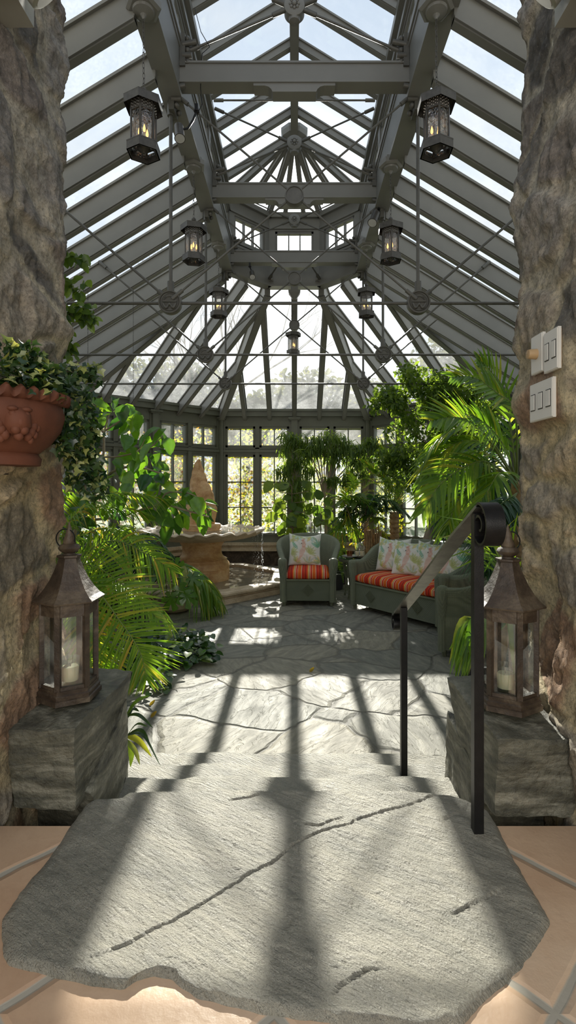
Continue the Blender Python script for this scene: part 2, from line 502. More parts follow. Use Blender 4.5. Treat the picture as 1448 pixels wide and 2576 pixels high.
def mat_tile():
    t = NT('terracotta_tile')
    mp_ = t.new('Mapping'); mp_.vector_type = 'POINT'
    s_ = 1/0.371
    # put a grout crossing at x=-0.037, y=0.967, tiles turned 45 degrees
    c45 = cos(radians(45)); ox, oy = -0.037, 0.967
    rx, ry = (ox*c45 - oy*c45)*s_, (ox*c45 + oy*c45)*s_
    mp_.inputs['Rotation'].default_value = (0, 0, radians(45)); mp_.inputs['Scale'].default_value = (s_, s_, 1)
    mp_.inputs['Location'].default_value = (-rx + 10, -ry + 10, 0)
    t.link(t.tc.outputs['Object'], mp_.inputs[0])
    sp = t.new('SeparateXYZ'); t.link(mp_.outputs[0], sp.inputs[0])
    wob = t.noise(5, 3)
    def edge(o):
        f = t.math('FRACT', t.math('ADD', o, t.mapr(wob, 0, 1, -0.03, 0.03)))
        return t.math('MINIMUM', f, t.math('SUBTRACT', 1.0, f))
    dist = t.math('MINIMUM', edge(sp.outputs[0]), edge(sp.outputs[1]))
    g = t.mapr(dist, 0.018, 0.028, 1, 0)
    n = t.noise(3, 6, 0.6); n2 = t.noise(30, 5, 0.6)
    cell = t.new('TexWhiteNoise', noise_dimensions='2D')
    fl = t.new('VectorMath', operation='FLOOR'); t.link(mp_.outputs[0], fl.inputs[0]); t.link(fl.outputs[0], cell.inputs['Vector'])
    c = t.ramp(n, [(0.3, (0.50, 0.32, 0.20)), (0.55, (0.66, 0.47, 0.31)), (0.8, (0.76, 0.60, 0.43))])
    c = t.mix(t.mapr(cell.outputs['Value'], 0, 1, 0, 0.35), c, (0.62, 0.42, 0.27))
    c = t.mix(t.mapr(n2, 0.55, 0.8, 0, 0.3), c, (0.36, 0.2, 0.12))
    # a rust-red firing mark on the tile by the right-hand block
    vd = t.new('VectorMath', operation='DISTANCE'); vd.inputs[1].default_value = (0.66, 1.425, 0)
    t.link(t.tc.outputs['Object'], vd.inputs[0])
    rw = t.math('ADD', vd.outputs['Value'], t.mapr(n2, 0, 1, -0.035, 0.035))
    vd2 = t.new('VectorMath', operation='DISTANCE'); vd2.inputs[1].default_value = (-0.86, 1.46, 0); t.link(t.tc.outputs['Object'], vd2.inputs[0])
    rw2 = t.math('ADD', vd2.outputs['Value'], t.mapr(n2, 0, 1, -0.04, 0.04))
    c = t.mix(t.mapr(t.math('MINIMUM', rw, rw2), 0.035, 0.06, 0.9, 0), c, (0.24, 0.055, 0.02))
    c = t.mix(g, c, (0.42, 0.385, 0.31))
    b1 = t.bump(t.mapr(dist, 0.015, 0.05, 0, 1), 0.7, 0.006); b2 = t.bump(n2, 0.35, 0.004, b1)
    t.bsdf(c, t.mapr(g, 0, 1, 0.38, 0.8), 0, b2, 0.45)
    return t.m
M['tile'] = mat_tile()
M['travertine'] = mat_rock('travertine', (0.60, 0.365, 0.165), (0.36, 0.17, 0.06), (0.74, 0.54, 0.30), 0.45, 0.5, (1, 1, 1.6), 0.25)
M['travpale'] = mat_rock('pale_cast_stone', (0.54, 0.43, 0.29), (0.28, 0.21, 0.13), (0.68, 0.57, 0.41), 0.6, 0.4, (1, 1, 1.5), 0.25)
M['kneestone'] = mat_rock('dark_brown_fieldstone', (0.10, 0.075, 0.055), (0.02, 0.018, 0.015), (0.24, 0.18, 0.13), 0.8, 0.3, (1, 1, 1.2), 1.0)
M['terracotta'] = mat_simple('terracotta_pot', (0.125, 0.040, 0.018), 0.75, 0, 0.3, 9, 0.35, 45)
M['darkpot'] = mat_simple('dark_plastic_pot', (0.03, 0.03, 0.032), 0.5)
M['soil'] = mat_simple('soil', (0.035, 0.025, 0.018), 0.95, 0, 0.4, 30, 0.8, 60)
M['rust'] = mat_rock('rusted_tin', (0.066, 0.046, 0.03), (0.02, 0.014, 0.010), (0.22, 0.17, 0.11), 0.5, 0.5, (1, 1, 1.3), 0.35)
M['wax'] = mat_simple('candle_wax', (0.80, 0.68, 0.45), 0.5, 0, 0.05, 5, **{'Subsurface Weight': 0.2})
M['white'] = mat_simple('white_plastic', (0.72, 0.70, 0.64), 0.4, 0, 0.03)
M['brassy'] = mat_simple('tan_plate_edge', (0.45, 0.30, 0.15), 0.5, 0, 0.1)
M['greymetal'] = mat_simple('grey_fixture', (0.34, 0.34, 0.30), 0.35, 0.1, 0.06)
M['bark'] = mat_rock('bark', (0.20, 0.15, 0.105), (0.07, 0.05, 0.035), (0.34, 0.28, 0.21), 0.9, 0.2, (1, 1, 0.3), 0.8)
M['palebark'] = mat_rock('pale_bark', (0.34, 0.27, 0.20), (0.17, 0.13, 0.09), (0.46, 0.39, 0.30), 0.85, 0.2, (1, 1, 0.4), 0.5)
M['stem'] = mat_simple('green_stem', (0.17, 0.22, 0.05), 0.5)
M['husk'] = mat_simple('dry_husk', (0.34, 0.22, 0.11), 0.9, 0, 0.4, 20, 0.5, 60)
t_ = NT('bulb_flame'); em = t_.new('Emission'); em.inputs[0].default_value = (1, 0.45, 0.12, 1); em.inputs[1].default_value = 2.4
t_.link(em.outputs[0], t_.out.inputs[0]); M['bulb'] = t_.m
M['lens'] = mat_simple('lamp_lens', (0.6, 0.6, 0.58), 0.15, 0.2)
M['ceramic'] = mat_simple('grey_glazed_bowl', (0.27, 0.27, 0.24), 0.3)
M['amber'] = mat_glass('amber_glass', tint=(0.7, 0.4, 0.15), haze=0.1, hazecol=(0.6, 0.35, 0.12), gloss=0.15)

# leaves
LG = dict(
 ficus=mat_leaf('ficus_leaf', (0.035, 0.08, 0.018), (0.16, 0.25, 0.045), None, 0.5),
 alii=mat_leaf('long_drooping_leaf', (0.05, 0.10, 0.026), (0.16, 0.25, 0.06), None, 0.5),
 fiddle=mat_leaf('broad_leaf', (0.045, 0.10, 0.02), (0.16, 0.24, 0.04), None, 0.5),
 magnolia=mat_leaf('large_glossy_leaf', (0.02, 0.07, 0.022), (0.11, 0.23, 0.03), (0.20, 0.32, 0.035), 0.48, (2.9, 2.7, 0.8), 0.22, 0.7),
 palm=mat_leaf('palm_leaf', (0.09, 0.20, 0.026), (0.21, 0.35, 0.04), (0.44, 0.33, 0.07), 0.5, (2.6, 2.3, 0.9), 0.35),
 kentia=mat_leaf('broad_palm_leaf', (0.065, 0.145, 0.02), (0.17, 0.29, 0.035), (0.32, 0.32, 0.06), 0.5, (2.5, 2.4, 0.9), 0.32),
 bluepalm=mat_leaf('blue_green_palm_leaf', (0.022, 0.065, 0.035), (0.05, 0.12, 0.05), None, 0.35, None, 0.3),
 ivy=mat_leaf('ivy_leaf', (0.012, 0.045, 0.012), (0.045, 0.11, 0.022), (0.25, 0.34, 0.09), 0.35, None, 0.25, 0.6),
 potivy=mat_leaf('variegated_ivy_leaf', (0.012, 0.035, 0.016), (0.05, 0.105, 0.025), (0.48, 0.52, 0.20), 0.35, None, 0.3, 0.6),
 hedge=mat_leaf('hedge_leaf', (0.10, 0.17, 0.03), (0.30, 0.34, 0.05), (0.46, 0.40, 0.07), 0.6, None, 0.5, 0.3),
 autumn=mat_leaf('autumn_leaf', (0.30, 0.22, 0.03), (0.42, 0.28, 0.04), (0.55, 0.16, 0.05), 0.55, (1.7, 1.6, 0.9), 0.5, 0.3),
 tree=mat_leaf('tree_leaf', (0.07, 0.085, 0.045), (0.13, 0.15, 0.075), None, 0.2, None, 0.6, 0.2),
)
# ================================================================== THE SETTING
# ------------------------------------------------------------------ floors and steps
UP = 0.570            # tiled floor of the house; the conservatory floor is z = 0
MB().box((-3.6, 1.9, -0.12), (3.6, 10.12, 0.0)).build('floor', M['flag'], noshift=True, kind='structure')
MB().box((-1.25, -3.2, -0.12), (1.25, 1.50, UP)).build('floor', M['tile'], noshift=True, kind='structure').name = 'floor_tiled'
MB().box((-40, 10.15, -0.35), (40, 90, -0.12)).build('ground', mat_simple('outdoor_grass', (0.10, 0.14, 0.04), 0.9, 0, 0.4, 3, 0.5, 30), noshift=True, kind='structure')

def rough_hex(c8, n, amp, freq, seed=0.0, sharp=0.0, rnd=0.0):
    """eight corners (bottom ring, top ring) -> a rough stone"""
    mb = MB(); sv = Vector((seed, seed*1.7, -seed))
    c = [Vector(p) for p in c8]
    cen = sum(c, Vector()) / 8
    faces = [(0,1,5,4),(1,2,6,5),(2,3,7,6),(3,0,4,7),(4,5,6,7),(3,2,1,0)]
    for a, b, c_, d in faces:
        A, B, C_, D = c[a], c[b], c[c_], c[d]
        vs = []
        for i in range(n+1):
            for j in range(n+1):
                u, v = i/n, j/n
                p = (A*(1-u)+B*u)*(1-v) + (D*(1-u)+C_*u)*v
                q = (p + sv) * freq
                off = noise.noise_vector(q) * amp + noise.noise_vector(q*2.7) * amp*0.5 + noise.noise_vector(q*7.1)*amp*0.24
                if rnd:
                    eu = max(0, 1 - min(u, 1-u)*n/2.2); ev = max(0, 1 - min(v, 1-v)*n/2.2)
                    p = p + (cen - p).normalized() * rnd * (max(eu, ev)*0.6 + eu*ev*0.6)
                vs.append(p + off)
        fs = [(i*(n+1)+j, (i+1)*(n+1)+j, (i+1)*(n+1)+j+1, i*(n+1)+j+1) for i in range(n) for j in range(n)]
        mb.add(vs, fs)
    return mb

def hexa(x0, x1, y0, y1, z0, z1):
    return [(x0,y0,z0),(x1,y0,z0),(x1,y1,z0),(x0,y1,z0),(x0,y0,z1),(x1,y0,z1),(x1,y1,z1),(x0,y1,z1)]
for i, (xa, xb, y0, y1, zt, lab) in enumerate([
        (-0.70, 0.66, 1.42, 1.985, 0.440, 'pale stone step directly below the big entrance slab'),
        (-0.80, 0.74, 1.70, 2.345, 0.294, 'pale stone step with the lower rail post standing on it'),
        (-0.87, 0.84, 2.05, 2.72, 0.148, 'lowest pale stone step, meeting the flagstone floor')]):
    rough_hex(hexa(xa, xb, y0, y1, 0.0, zt), 40, 0.014, 5.0, 3.1*i, rnd=0.006).build('stone_step', M['slab'], smooth=60, label=lab, cat='step', group='stone steps down to the conservatory')

# big entrance slab ---------------------------------------------------
slab_px = [(8,2300),(5,2335),(10,2385),(25,2412),(100,2432),(200,2455),(310,2472),(340,2450),(385,2438),(430,2446),(470,2474),(500,2496),(600,2520),(700,2538),(850,2556),(1000,2570),(1100,2580),(1160,2562),(1200,2520),(1240,2480),(1300,2430),(1340,2385),(1365,2345),(1383,2305),(1360,2265),(1320,2200),(1280,2130),(1250,2070),(1225,2030),(1188,2012),(1165,2000),(1120,1992),(1000,1985),(900,1983),(700,1983),(500,1980),(320,1990),(302,2003),(235,2005),(215,2015),(195,2045),(150,2110),(100,2175),(50,2235)]
ZS = 0.585
pts = [G(x, y, ZS).xy for x, y in slab_px]
def resample(ps, n):
    L = [(ps[(i+1) % len(ps)] - ps[i]).length for i in range(len(ps))]; T = sum(L); out = []
    i = 0; acc = 0
    for k in range(n):
        t = T*k/n
        while acc + L[i] < t: acc += L[i]; i += 1
        out.append(ps[i].lerp(ps[(i+1) % len(ps)], (t-acc)/L[i]))
    return out
outl = resample(pts, 420)
cen = Vector((0.0, 1.28))
crack_px = [[(245,2402),(330,2365),(430,2315),(530,2258),(570,2233),(620,2200),(690,2165),(740,2122),(800,2092),(880,2072),(900,2058),(960,2040),(1040,2020),(1092,1998)],
            [(850,2482),(880,2460),(920,2440),(935,2440),(900,2462)],[(775,2075),(800,2080),(845,2062)],[(590,2010),(630,2005),(655,1992)],[(1120,2060),(1165,2040),(1175,2025)],[(1150,2290),(1200,2265),(1255,2240)]]
cracks = [[G(x, y, ZS).xy for x, y in c] for c in crack_px]
def seg_dist(p, c):
    best = 9; sgn = 0
    for a, b in zip(c[:-1], c[1:]):
        ab = b - a; t = max(0, min(1, (p-a).dot(ab)/ab.length_squared))
        q = a + ab*t; dd = (p-q).length
        if dd < best: best = dd; sgn = 1 if ab.x*(p-a).y - ab.y*(p-a).x > 0 else -1
    return best, sgn
mb = MB(); NR = 150; NO = len(outl); vs = []
for r in range(NR+1):
    t = (r/NR)
    for k in range(NO):
        p = cen.lerp(outl[k], t)
        q3 = Vector((p.x, p.y, 0))
        wob = noise.noise(q3*22)*0.004 + noise.noise(q3*60)*0.002
        if t > 0.97: p = p + (p-cen).normalized()*(wob)
        h = noise.noise(Vector(((p.x*0.8-p.y*0.6)*5, (p.x*0.6+p.y*0.8)*14, 2)))*0.0035 + noise.noise(q3*30)*0.0016 + noise.noise(q3*85)*0.0012
        h += (noise.noise(Vector(((p.x*0.8-p.y*0.6)*16, (p.x*0.6+p.y*0.8)*55, 5))))*0.0018
        fl_ = noise.noise(Vector(((p.x*0.83-p.y*0.55)*3.2, (p.x*0.55+p.y*0.83)*9, 8))) + 0.35*noise.noise(q3*18)
        h += 0.004*math.floor(fl_*4)/4 + 0.001*fl_
        for ci, c in enumerate(cracks):
            if ci > 0 and (p-c[0]).length > 0.3: continue
            dd, sg = seg_dist(p, c)
            if dd < 0.03: h += -0.0055*max(0, 1-dd/0.0028)*(0.3+1.1*abs(noise.noise(q3*9))) + sg*0.0022*max(0, 1-dd/0.03)
        if t > 0.955: h -= 0.012*((t-0.955)/0.045)**2
        vs.append(Vector((p.x, p.y, ZS+h)))
for k in range(NO):   # skirt of the slab going down through the tiles
    v = vs[NR*NO+k]; vs.append(Vector((v.x + noise.noise(v*30)*0.006, v.y+noise.noise(v*33)*0.006, ZS-0.05)))
for k in range(NO):
    v = vs[NR*NO+k]; vs.append(Vector((v.x*0.985, cen.y+(v.y-cen.y)*0.96, ZS-0.125)))
fs = []
for r in range(NR+2):
    for k in range(NO):
        a = r*NO+k; b = r*NO+(k+1) % NO
        fs.append((a, a+NO, b+NO, b))
mb.add(vs, fs); mb.build('stone_slab', M['slab'], smooth=50, label='huge rough grey stone slab laid as the threshold in the foreground', cat='stone slab')

# ------------------------------------------------------------------ rubble doorway walls
STC = [(0.54,0.45,0.32),(0.66,0.55,0.39),(0.38,0.34,0.26),(0.64,0.45,0.28),(0.46,0.41,0.33),(0.74,0.62,0.43),(0.31,0.285,0.24),(0.54,0.36,0.24)]
MORT = (0.66, 0.56, 0.36)
def smoothm(x): x = max(0.0, min(1.0, x)); return x*x*(3-2*x)
def rubble(side, X0, yend, seed, bulges):
    """side -1 left, +1 right: reveal face, rounded far corner and the face turned to the garden room"""
    path = []      # (x offset outward from opening, y, normal)
    y = 0.30
    while y < yend - 0.10:
        path.append((X0, y, (-1.0, 0.0))); y += 0.0085 if y > 1.2 else 0.03
    for k in range(16):
        a = pi/2*k/15
        path.append((X0 + 0.10*(1-cos(a)), yend-0.10+0.10*sin(a), (-cos(a), sin(a))))
    x = X0 + 0.11
    while x < 3.45:
        path.append((x, yend, (0.0, 1.0))); x += 0.012 if x < 1.3 else 0.16
    zs = []; z = -0.02
    while z < 4.9:
        zs.append(z); z += 0.0095 if z < 3.7 else 0.05
    vs = []; cols = []
    nz_ = len(zs)
    for (px, py, nm) in path:
        for z in zs:
            s = py if px <= X0+0.001 else yend + (px-X0)
            q = Vector((s*3.3 + seed, z*4.4, seed*0.3))
            q = q + noise.noise_vector(q*0.8)*0.55
            dist, pt = noise.voronoi(q, distance_metric='DISTANCE')
            e = dist[1]-dist[0]
            r = noise.cell(Vector(pt[0])*7.3 + Vector((0.5, 0.5, 0.5)))
            r2 = noise.noise(pt[0]*5.1)
            m = max(0.0, min(1.0, (e-0.05)/0.16)); m = m*m*(3-2*m)
            p3 = Vector((px, py, z))
            rel = m*(0.015 + 0.018*r2) + noise.noise(p3*4+Vector((seed,0,0)))*0.030
            rel += (noise.noise(Vector((p3.x, p3.y, p3.z*0.5))*30))*0.010*m + noise.noise(p3*62)*0.006 + noise.noise(p3*13)*0.010 - abs(noise.noise(p3*9+Vector((3,1,seed))))*0.016*m
            for (bz, bh, bd) in bulges:
                if py > yend-0.35: rel += bd*math.exp(-((z-bz)/bh)**2)
            rel = rel - 0.02
            if side > 0 and 1.50 < py < 1.80 and px < X0+0.001 and 1.72 < z < 2.10:      # mortar bed of the switch plates
                kk = smoothm((0.15-abs(py-1.65))/0.04)*smoothm((0.17-abs(z-1.91))/0.04); rel = rel*(1-kk) + (X0-0.805)*kk
            vx = (px + nm[0]*rel)*side; vy = py + nm[1]*rel*0.6
            vs.append(Vector((vx, vy, z)))
            ci = STC[int(abs(noise.noise(pt[0]*3.7+Vector((9,1,3))))*2.2*len(STC)) % len(STC)]
            k = 0.85 + 0.3*r2
            hz = max(0.0, min(1.0, (z-1.75)/0.7))        # the stones higher up are greyer
            g = (ci[0]+ci[1]+ci[2])/3
            cc = [(ci[i]*(1-hz*0.85) + g*(0.98, 0.95, 0.93)[i]*hz*0.85*0.72)*k for i in range(3)]
            mo = [(MORT[i]*(1-0.6*hz) + 0.26*hz) for i in range(3)]
            cols.append((cc[0]*m+mo[0]*(1-m), cc[1]*m+mo[1]*(1-m), cc[2]*m+mo[2]*(1-m), 1))
    fs = []
    for i in range(len(path)-1):
        for j in range(nz_-1):
            a = i*nz_+j; f = (a, a+nz_, a+nz_+1, a+1)
            fs.append(f if side < 0 else f[::-1])
    n0 = len(vs)     # back of the wall, so that it is a solid wall
    bk = [(3.45*side, yend, 0), (3.45*side, 0.3, 0)]
    for z in (zs[0], zs[-1]):
        vs += [Vector((3.45*side, yend, z)), Vector((3.45*side, 0.3, z)), Vector((X0*side, 0.3, z))]
        cols += [(*MORT, 1)]*3
    fs += [(n0, n0+1, n0+4, n0+3), (n0+1, n0+2, n0+5, n0+4)]
    return MB().add(vs, fs).build('wall_left' if side < 0 else 'wall_right', M['rubble'], smooth=180, colors=cols, noshift=True, kind='structure')
rubble(-1, 0.840, 1.995, 2.0, [(2.12, 0.09, 0.035), (1.30, 0.25, -0.02), (3.2, 0.3, 0.012)])
rubble(1, 0.815, 1.99, 11.4, [(1.87, 0.07, 0.045), (2.55, 0.12, 0.02), (0.9, 0.35, -0.03), (3.1, 0.35, -0.012), (1.25, 0.2, -0.012)])

# ------------------------------------------------------------------ conservatory walls with windows
EZ = 3.02
E = [(-3.45, 2.05), (-3.45, 7.98), (-1.43, 10.0), (1.43, 10.0), (3.45, 7.98), (3.45, 2.05)]
WIN = [0]
def facet(A, B, nbays, wname, glass='glass_win'):
    A = Vector((*A, 0)); B = Vector((*B, 0)); L = (B-A).length; u = (B-A).normalized()
    n_in = Vector((u.y, -u.x, 0))      # towards the room
    Mx = Matrix(((u.x, n_in.x, 0, A.x), (u.y, n_in.y, 0, A.y), (0, 0, 1, 0), (0, 0, 0, 1)))
    wall = MB(); knee = MB(); cap = MB()
    bw = L/nbays
    knee.merge(rough_hex(hexa(-0.02, L+0.02, -0.16, 0.02, 0, 0.30), 60, 0.018, 6, A.x), Mx)
    for lo, hi in (((-0.05, -0.18, 0.29), (L+0.05, 0.09, 0.35)), ((-0.05, -0.18, 0.35), (L+0.05, 0.06, 0.40)), ((-0.05, -0.18, 0.40), (L+0.05, 0.10, 0.455))):
        cap.box(lo, hi, Mx)
    wall.box((0, -0.10, 0.455), (L, 0.02, 0.60), Mx)
    wall.box((0, -0.10, 0.595), (L, 0.055, 0.635), Mx)
    wall.box((0, -0.10, 2.145), (L, 0.02, 2.285), Mx)
    wall.box((0, -0.10, 2.19), (L, 0.05, 2.235), Mx)
    wall.box((0, -0.10, 2.255), (L, 0.035, 2.28), Mx)
    wall.box((0, -0.10, 2.69), (L, 0.02, 3.00), Mx)
    wall.box((0, -0.10, 2.90), (L, 0.06, 2.99), Mx)
    wall.box((0, -0.10, 2.975), (L, 0.10, 3.02), Mx)
    for b in range(nbays+1):
        w = 0.20
        x0, x1 = b*bw-w/2, b*bw+w/2
        if b == 0: x0 = 0
        if b == nbays: x1 = L
        wall.box((x0-0.0, -0.10, 0.455), (x1, 0.03, 3.0), Mx)
        wall.box((x0+0.04 if b else 0, 0, 0.60), (x1-0.04 if b < nbays else L, 0.075, 2.82), Mx)
        wall.box((x0, 0, 0.46), (x1, 0.09, 0.62), Mx)
        wall.box((x0-0.0, 0, 2.80), (x1, 0.085, 2.825), Mx)
        wall.box((x0-0.015, 0, 2.825), (x1+0.015, 0.11, 2.86), Mx)
    for b in range(nbays):
        c = b*bw + bw/2
        wall.box((c-0.04, -0.10, 0.46), (c+0.04, 0.035, 2.7), Mx)
        for s0, s1 in ((b*bw+0.10, c-0.04), (c+0.04, (b+1)*bw-0.10)):
            WIN[0] += 1
            ctr = Mx @ Vector(((s0+s1)/2, 0, 0.62))
            w = root('window_%d' % WIN[0], ctr, kind='structure')
            f = MB()
            for z0, z1, rows in ((0.60, 2.145, 3), (2.285, 2.69, 1)):
                fr = 0.042
                f.box((s0, -0.07, z0), (s0+fr, 0.012, z1), Mx); f.box((s1-fr, -0.07, z0), (s1, 0.012, z1), Mx)
                f.box((s0, -0.07, z0), (s1, 0.012, z0+fr), Mx); f.box((s0, -0.07, z1-fr), (s1, 0.012, z1), Mx)
                m = (s0+s1)/2
                f.box((m-0.011, -0.06, z0), (m+0.011, 0.004, z1), Mx)
                for r in range(1, rows):
                    zz = z0+fr + (z1-z0-2*fr)*r/rows
                    f.box((s0, -0.06, zz-0.011), (s1, 0.004, zz+0.011), Mx)
            f.build('window_frame', M['wallpaint'], w)
            for nm, z0, z1 in (('lower_pane', 0.63, 2.11), ('upper_pane', 2.31, 2.66)):
                g = MB(); g.quad(*[Mx @ Vector(p) for p in ((s0+0.03, -0.03, z0), (s1-0.03, -0.03, z0), (s1-0.03, -0.03, z1), (s0+0.03, -0.03, z1))])
                g.build(nm, M[glass], w)
    wall.build(wname, M['wallpaint'], noshift=True, kind='structure')
    knee.build('baseboard_' + wname[5:], M['kneestone'], smooth=60, noshift=True, kind='structure')
    cap.build('trim_' + wname[5:], M['travpale'], noshift=True, kind='structure')
facet(E[0], E[1], 4, 'wall_side_left')
facet(E[1], E[2], 2, 'wall_back_left')
facet(E[2], E[3], 2, 'wall_back')
facet(E[3], E[4], 2, 'wall_back_right')
facet(E[4], E[5], 4, 'wall_side_right')

# ------------------------------------------------------------------ roof
ceil = root('ceiling', (0, 6.55, 3.0), kind='structure')
RZ = 4.55                                    # glass level where the lower roof meets the ring beam
R = [(-0.95, 2.05), (-0.95, 6.94), (-0.39, 7.50), (0.39, 7.50), (0.95, 6.94), (0.95, 2.05)]
def V3(p, z): return Vector((p[0], p[1], z))
RW, RD = 0.054, 0.232
def rafter(p0, p1, w=RW, d=RD, name='rafter', flange=True):
    mb = MB(); mb.beam(p0, p1, w, d)
    if flange:
        mb.beam(p0, p1, w+0.028, 0.018, drop=d-0.03)
        mb.beam(p0, p1, w+0.040, 0.022, drop=0.012)
    return mb.build(name, M['paint'], ceil)
slope = (RZ-EZ)/2.5
# side slopes
for sgn in (-1, 1):
    y = 2.18
    while y < 7.9:
        if y < 6.92: xt, zt = 0.95, RZ
        else:
            v = (7.98-y)/1.04*2.5; xt = 3.45-v; zt = EZ+v*slope
        if 3.45 - xt > 0.15:
            rafter((sgn*3.47, y, EZ-0.01), (sgn*xt, y, zt))
        y += 0.46
# far facets
for (A, B) in ((E[1], E[2]), (E[2], E[3]), (E[3], E[4])):
    A = Vector((*A, 0)); B = Vector((*B, 0)); u = (B-A).normalized(); L = (B-A).length
    n_in = Vector((u.y, -u.x, 0))
    for k in range(1, 6):
        s = L*k/6; h = abs(s-L/2)
        v = 2.5 if h < 0.39 else 2.5*(1.43-h)/1.04
        p = A + u*s
        rafter(p + Vector((0, 0, EZ-0.01)) - n_in*0.02, p + n_in*v + Vector((0, 0, EZ+v*slope)))
for i in (1, 2, 3, 4):
    rafter(V3(E[i], EZ), V3(R[i], RZ), 0.085, 0.27, 'hip_rafter')
# glazing of the lower roof: one sheet to each slope
for i in range(5):
    a, b = E[i], E[i+1]; c, d = R[i+1], R[i]
    MB().quad(V3(a, EZ), V3(b, EZ), V3(c, RZ), V3(d, RZ)).build('roof_glass', M['glass_roof' if i in (0, 4) else 'glass_roof_far'], ceil)
# eaves beam on the walls
for i in range(5):
    a, b = V3(E[i], EZ), V3(E[i+1], EZ)
    MB().beam(a, b, 0.16, 0.14, drop=0.0).build('eaves_beam', M['wallpaint'], ceil)

# ring / lay beams 4.40 .. 4.76, then clerestory to 5.45
def band(poly, z0, z1, th, name, mat, closed=False):
    out = []
    for i in range(len(poly)-1):
        mb = MB(); mb.beam(V3(poly[i], z1), V3(poly[i+1], z1), th, z1-z0)
        out.append(mb)
    return out
Rm = [(-0.90, 2.05), (-0.90, 6.92), (-0.375, 7.45), (0.375, 7.45), (0.90, 6.92), (0.90, 2.05)]
for i in range(5):
    mb = MB(); a, b = Rm[i], Rm[i+1]
    mb.beam(V3(a, 4.78), V3(b, 4.78), 0.115, 0.38)
    mb.beam(V3(a, 4.43), V3(b, 4.43), 0.15, 0.03)
    mb.beam(V3(a, 4.86), V3(b, 4.86), 0.15, 0.05)
    mb.beam(V3(a, 4.80), V3(b, 4.80), 0.13, 0.03)
    mb.build('lay_beam' if i in (0, 4) else 'ring_beam', M['paint'], ceil)
CZ0, CZ1, CZ2 = 4.86, 5.20, 5.46
for i in range(5):
    a, b = Vector((*Rm[i], 0)), Vector((*Rm[i+1], 0)); u = (b-a).normalized(); L = (b-a).length
    n_in = Vector((u.y, -u.x, 0))
    Mx = Matrix(((u.x, n_in.x, 0, a.x), (u.y, n_in.y, 0, a.y), (0, 0, 1, 0), (0, 0, 0, 1)))
    mb = MB()
    mb.box((0, -0.05, CZ1), (L, 0.03, CZ2), Mx)
    mb.box((0, 0.0, CZ1+0.03), (L, 0.05, CZ1+0.07), Mx); mb.box((0, 0.0, CZ2-0.07), (L, 0.07, CZ2), Mx)
    nb = 1 if i in (1, 2, 3) else 6
    bw = L/nb
    WIN[0] += 1
    wr = None
    for k in range(nb):
        s0, s1 = k*bw, (k+1)*bw
        pw = 0.10 if nb == 1 else 0.05
        mb.box((s0, -0.05, CZ0), (s0+pw, 0.035, CZ1), Mx); mb.box((s1-pw, -0.05, CZ0), (s1, 0.035, CZ1), Mx)
        w = root('window_%d' % (WIN[0]), Mx @ Vector(((s0+s1)/2, 0, CZ0)), kind='structure'); WIN[0] += 1
        f = MB(); x0, x1 = s0+pw, s1-pw
        fr = 0.03
        f.box((x0, -0.04, CZ0), (x0+fr, 0.02, CZ1), Mx); f.box((x1-fr, -0.04, CZ0), (x1, 0.02, CZ1), Mx)
        f.box((x0, -0.04, CZ0), (x1, 0.02, CZ0+0.02), Mx); f.box((x0, -0.04, CZ1-0.03), (x1, 0.02, CZ1), Mx)
        for q in (1, 2):
            xx = x0+fr+(x1-x0-2*fr)*q/3
            f.box((xx-0.010, -0.03, CZ0), (xx+0.010, 0.01, CZ1), Mx)
        f.build('window_frame', M['paint'], w)
        MB().quad(*[Mx @ Vector(p) for p in ((x0, -0.02, CZ0), (x1, -0.02, CZ0), (x1, -0.02, CZ1), (x0, -0.02, CZ1))]).build('window_pane', M['glass_clear'], w)
    mb.build('clerestory_frame', M['paint'], ceil)

# upper roof: ridge and half octagon hip
UZ, TZ = 5.46, 6.06
U = [(-0.96, 2.05), (-0.96, 6.95), (-0.40, 7.51), (0.40, 7.51), (0.96, 6.95), (0.96, 2.05)]
AP = Vector((0, 6.55, TZ))
def urafter(p0, p1, w=0.042, d=0.115):
    mb = MB(); mb.beam(p0, p1, w, d); mb.beam(p0, p1, w+0.022, 0.014, drop=d-0.02); mb.beam(p0, p1, w+0.03, 0.018, drop=0.01)
    mb.build('upper_rafter', M['paint'], ceil)
y = 2.36
while y < 6.4:
    for sgn in (-1, 1): urafter((sgn*0.97, y, UZ), (0, y, TZ))
    y += 0.47
for sgn in (-1, 1):
    urafter((sgn*0.97, 6.55, UZ), AP)
    urafter(V3(U[2 if sgn < 0 else 3], UZ), AP); urafter(V3(U[1 if sgn < 0 else 4], UZ), AP)
    m = (Vector(U[1])+Vector(U[2]))/2
    urafter((sgn*abs(m.x), m.y, UZ), AP, 0.034, 0.09)
    urafter((sgn*0.14, 7.51, UZ), AP, 0.034, 0.09)
mb = MB(); mb.beam((0, 2.05, TZ+0.01), AP + Vector((0, 0, 0.01)), 0.055, 0.17); mb.beam((0, 2.05, TZ), AP, 0.085, 0.02, drop=0.152); mb.beam((0, 2.05, TZ), AP, 0.09, 0.03, drop=0.05)
mb.build('ridge_beam', M['paint'], ceil)
MB().lathe([(0.001, 5.78), (0.045, 5.80), (0.05, 5.86), (0.085, 5.88), (0.10, 5.93), (0.16, 5.95), (0.18, 6.0), (0.18, 6.04), (0.001, 6.05)], 8, (0, 6.55, 0), pi/8).build('hip_boss', M['paint'], ceil)
MB().quad(V3(U[0], UZ), V3(U[1], UZ), AP, Vector((0, 2.05, TZ))).build('upper_roof_glass', M['glass_clear'], ceil)
MB().quad(V3(U[5], UZ), V3(U[4], UZ), AP, Vector((0, 2.05, TZ))).build('upper_roof_glass', M['glass_clear'], ceil)
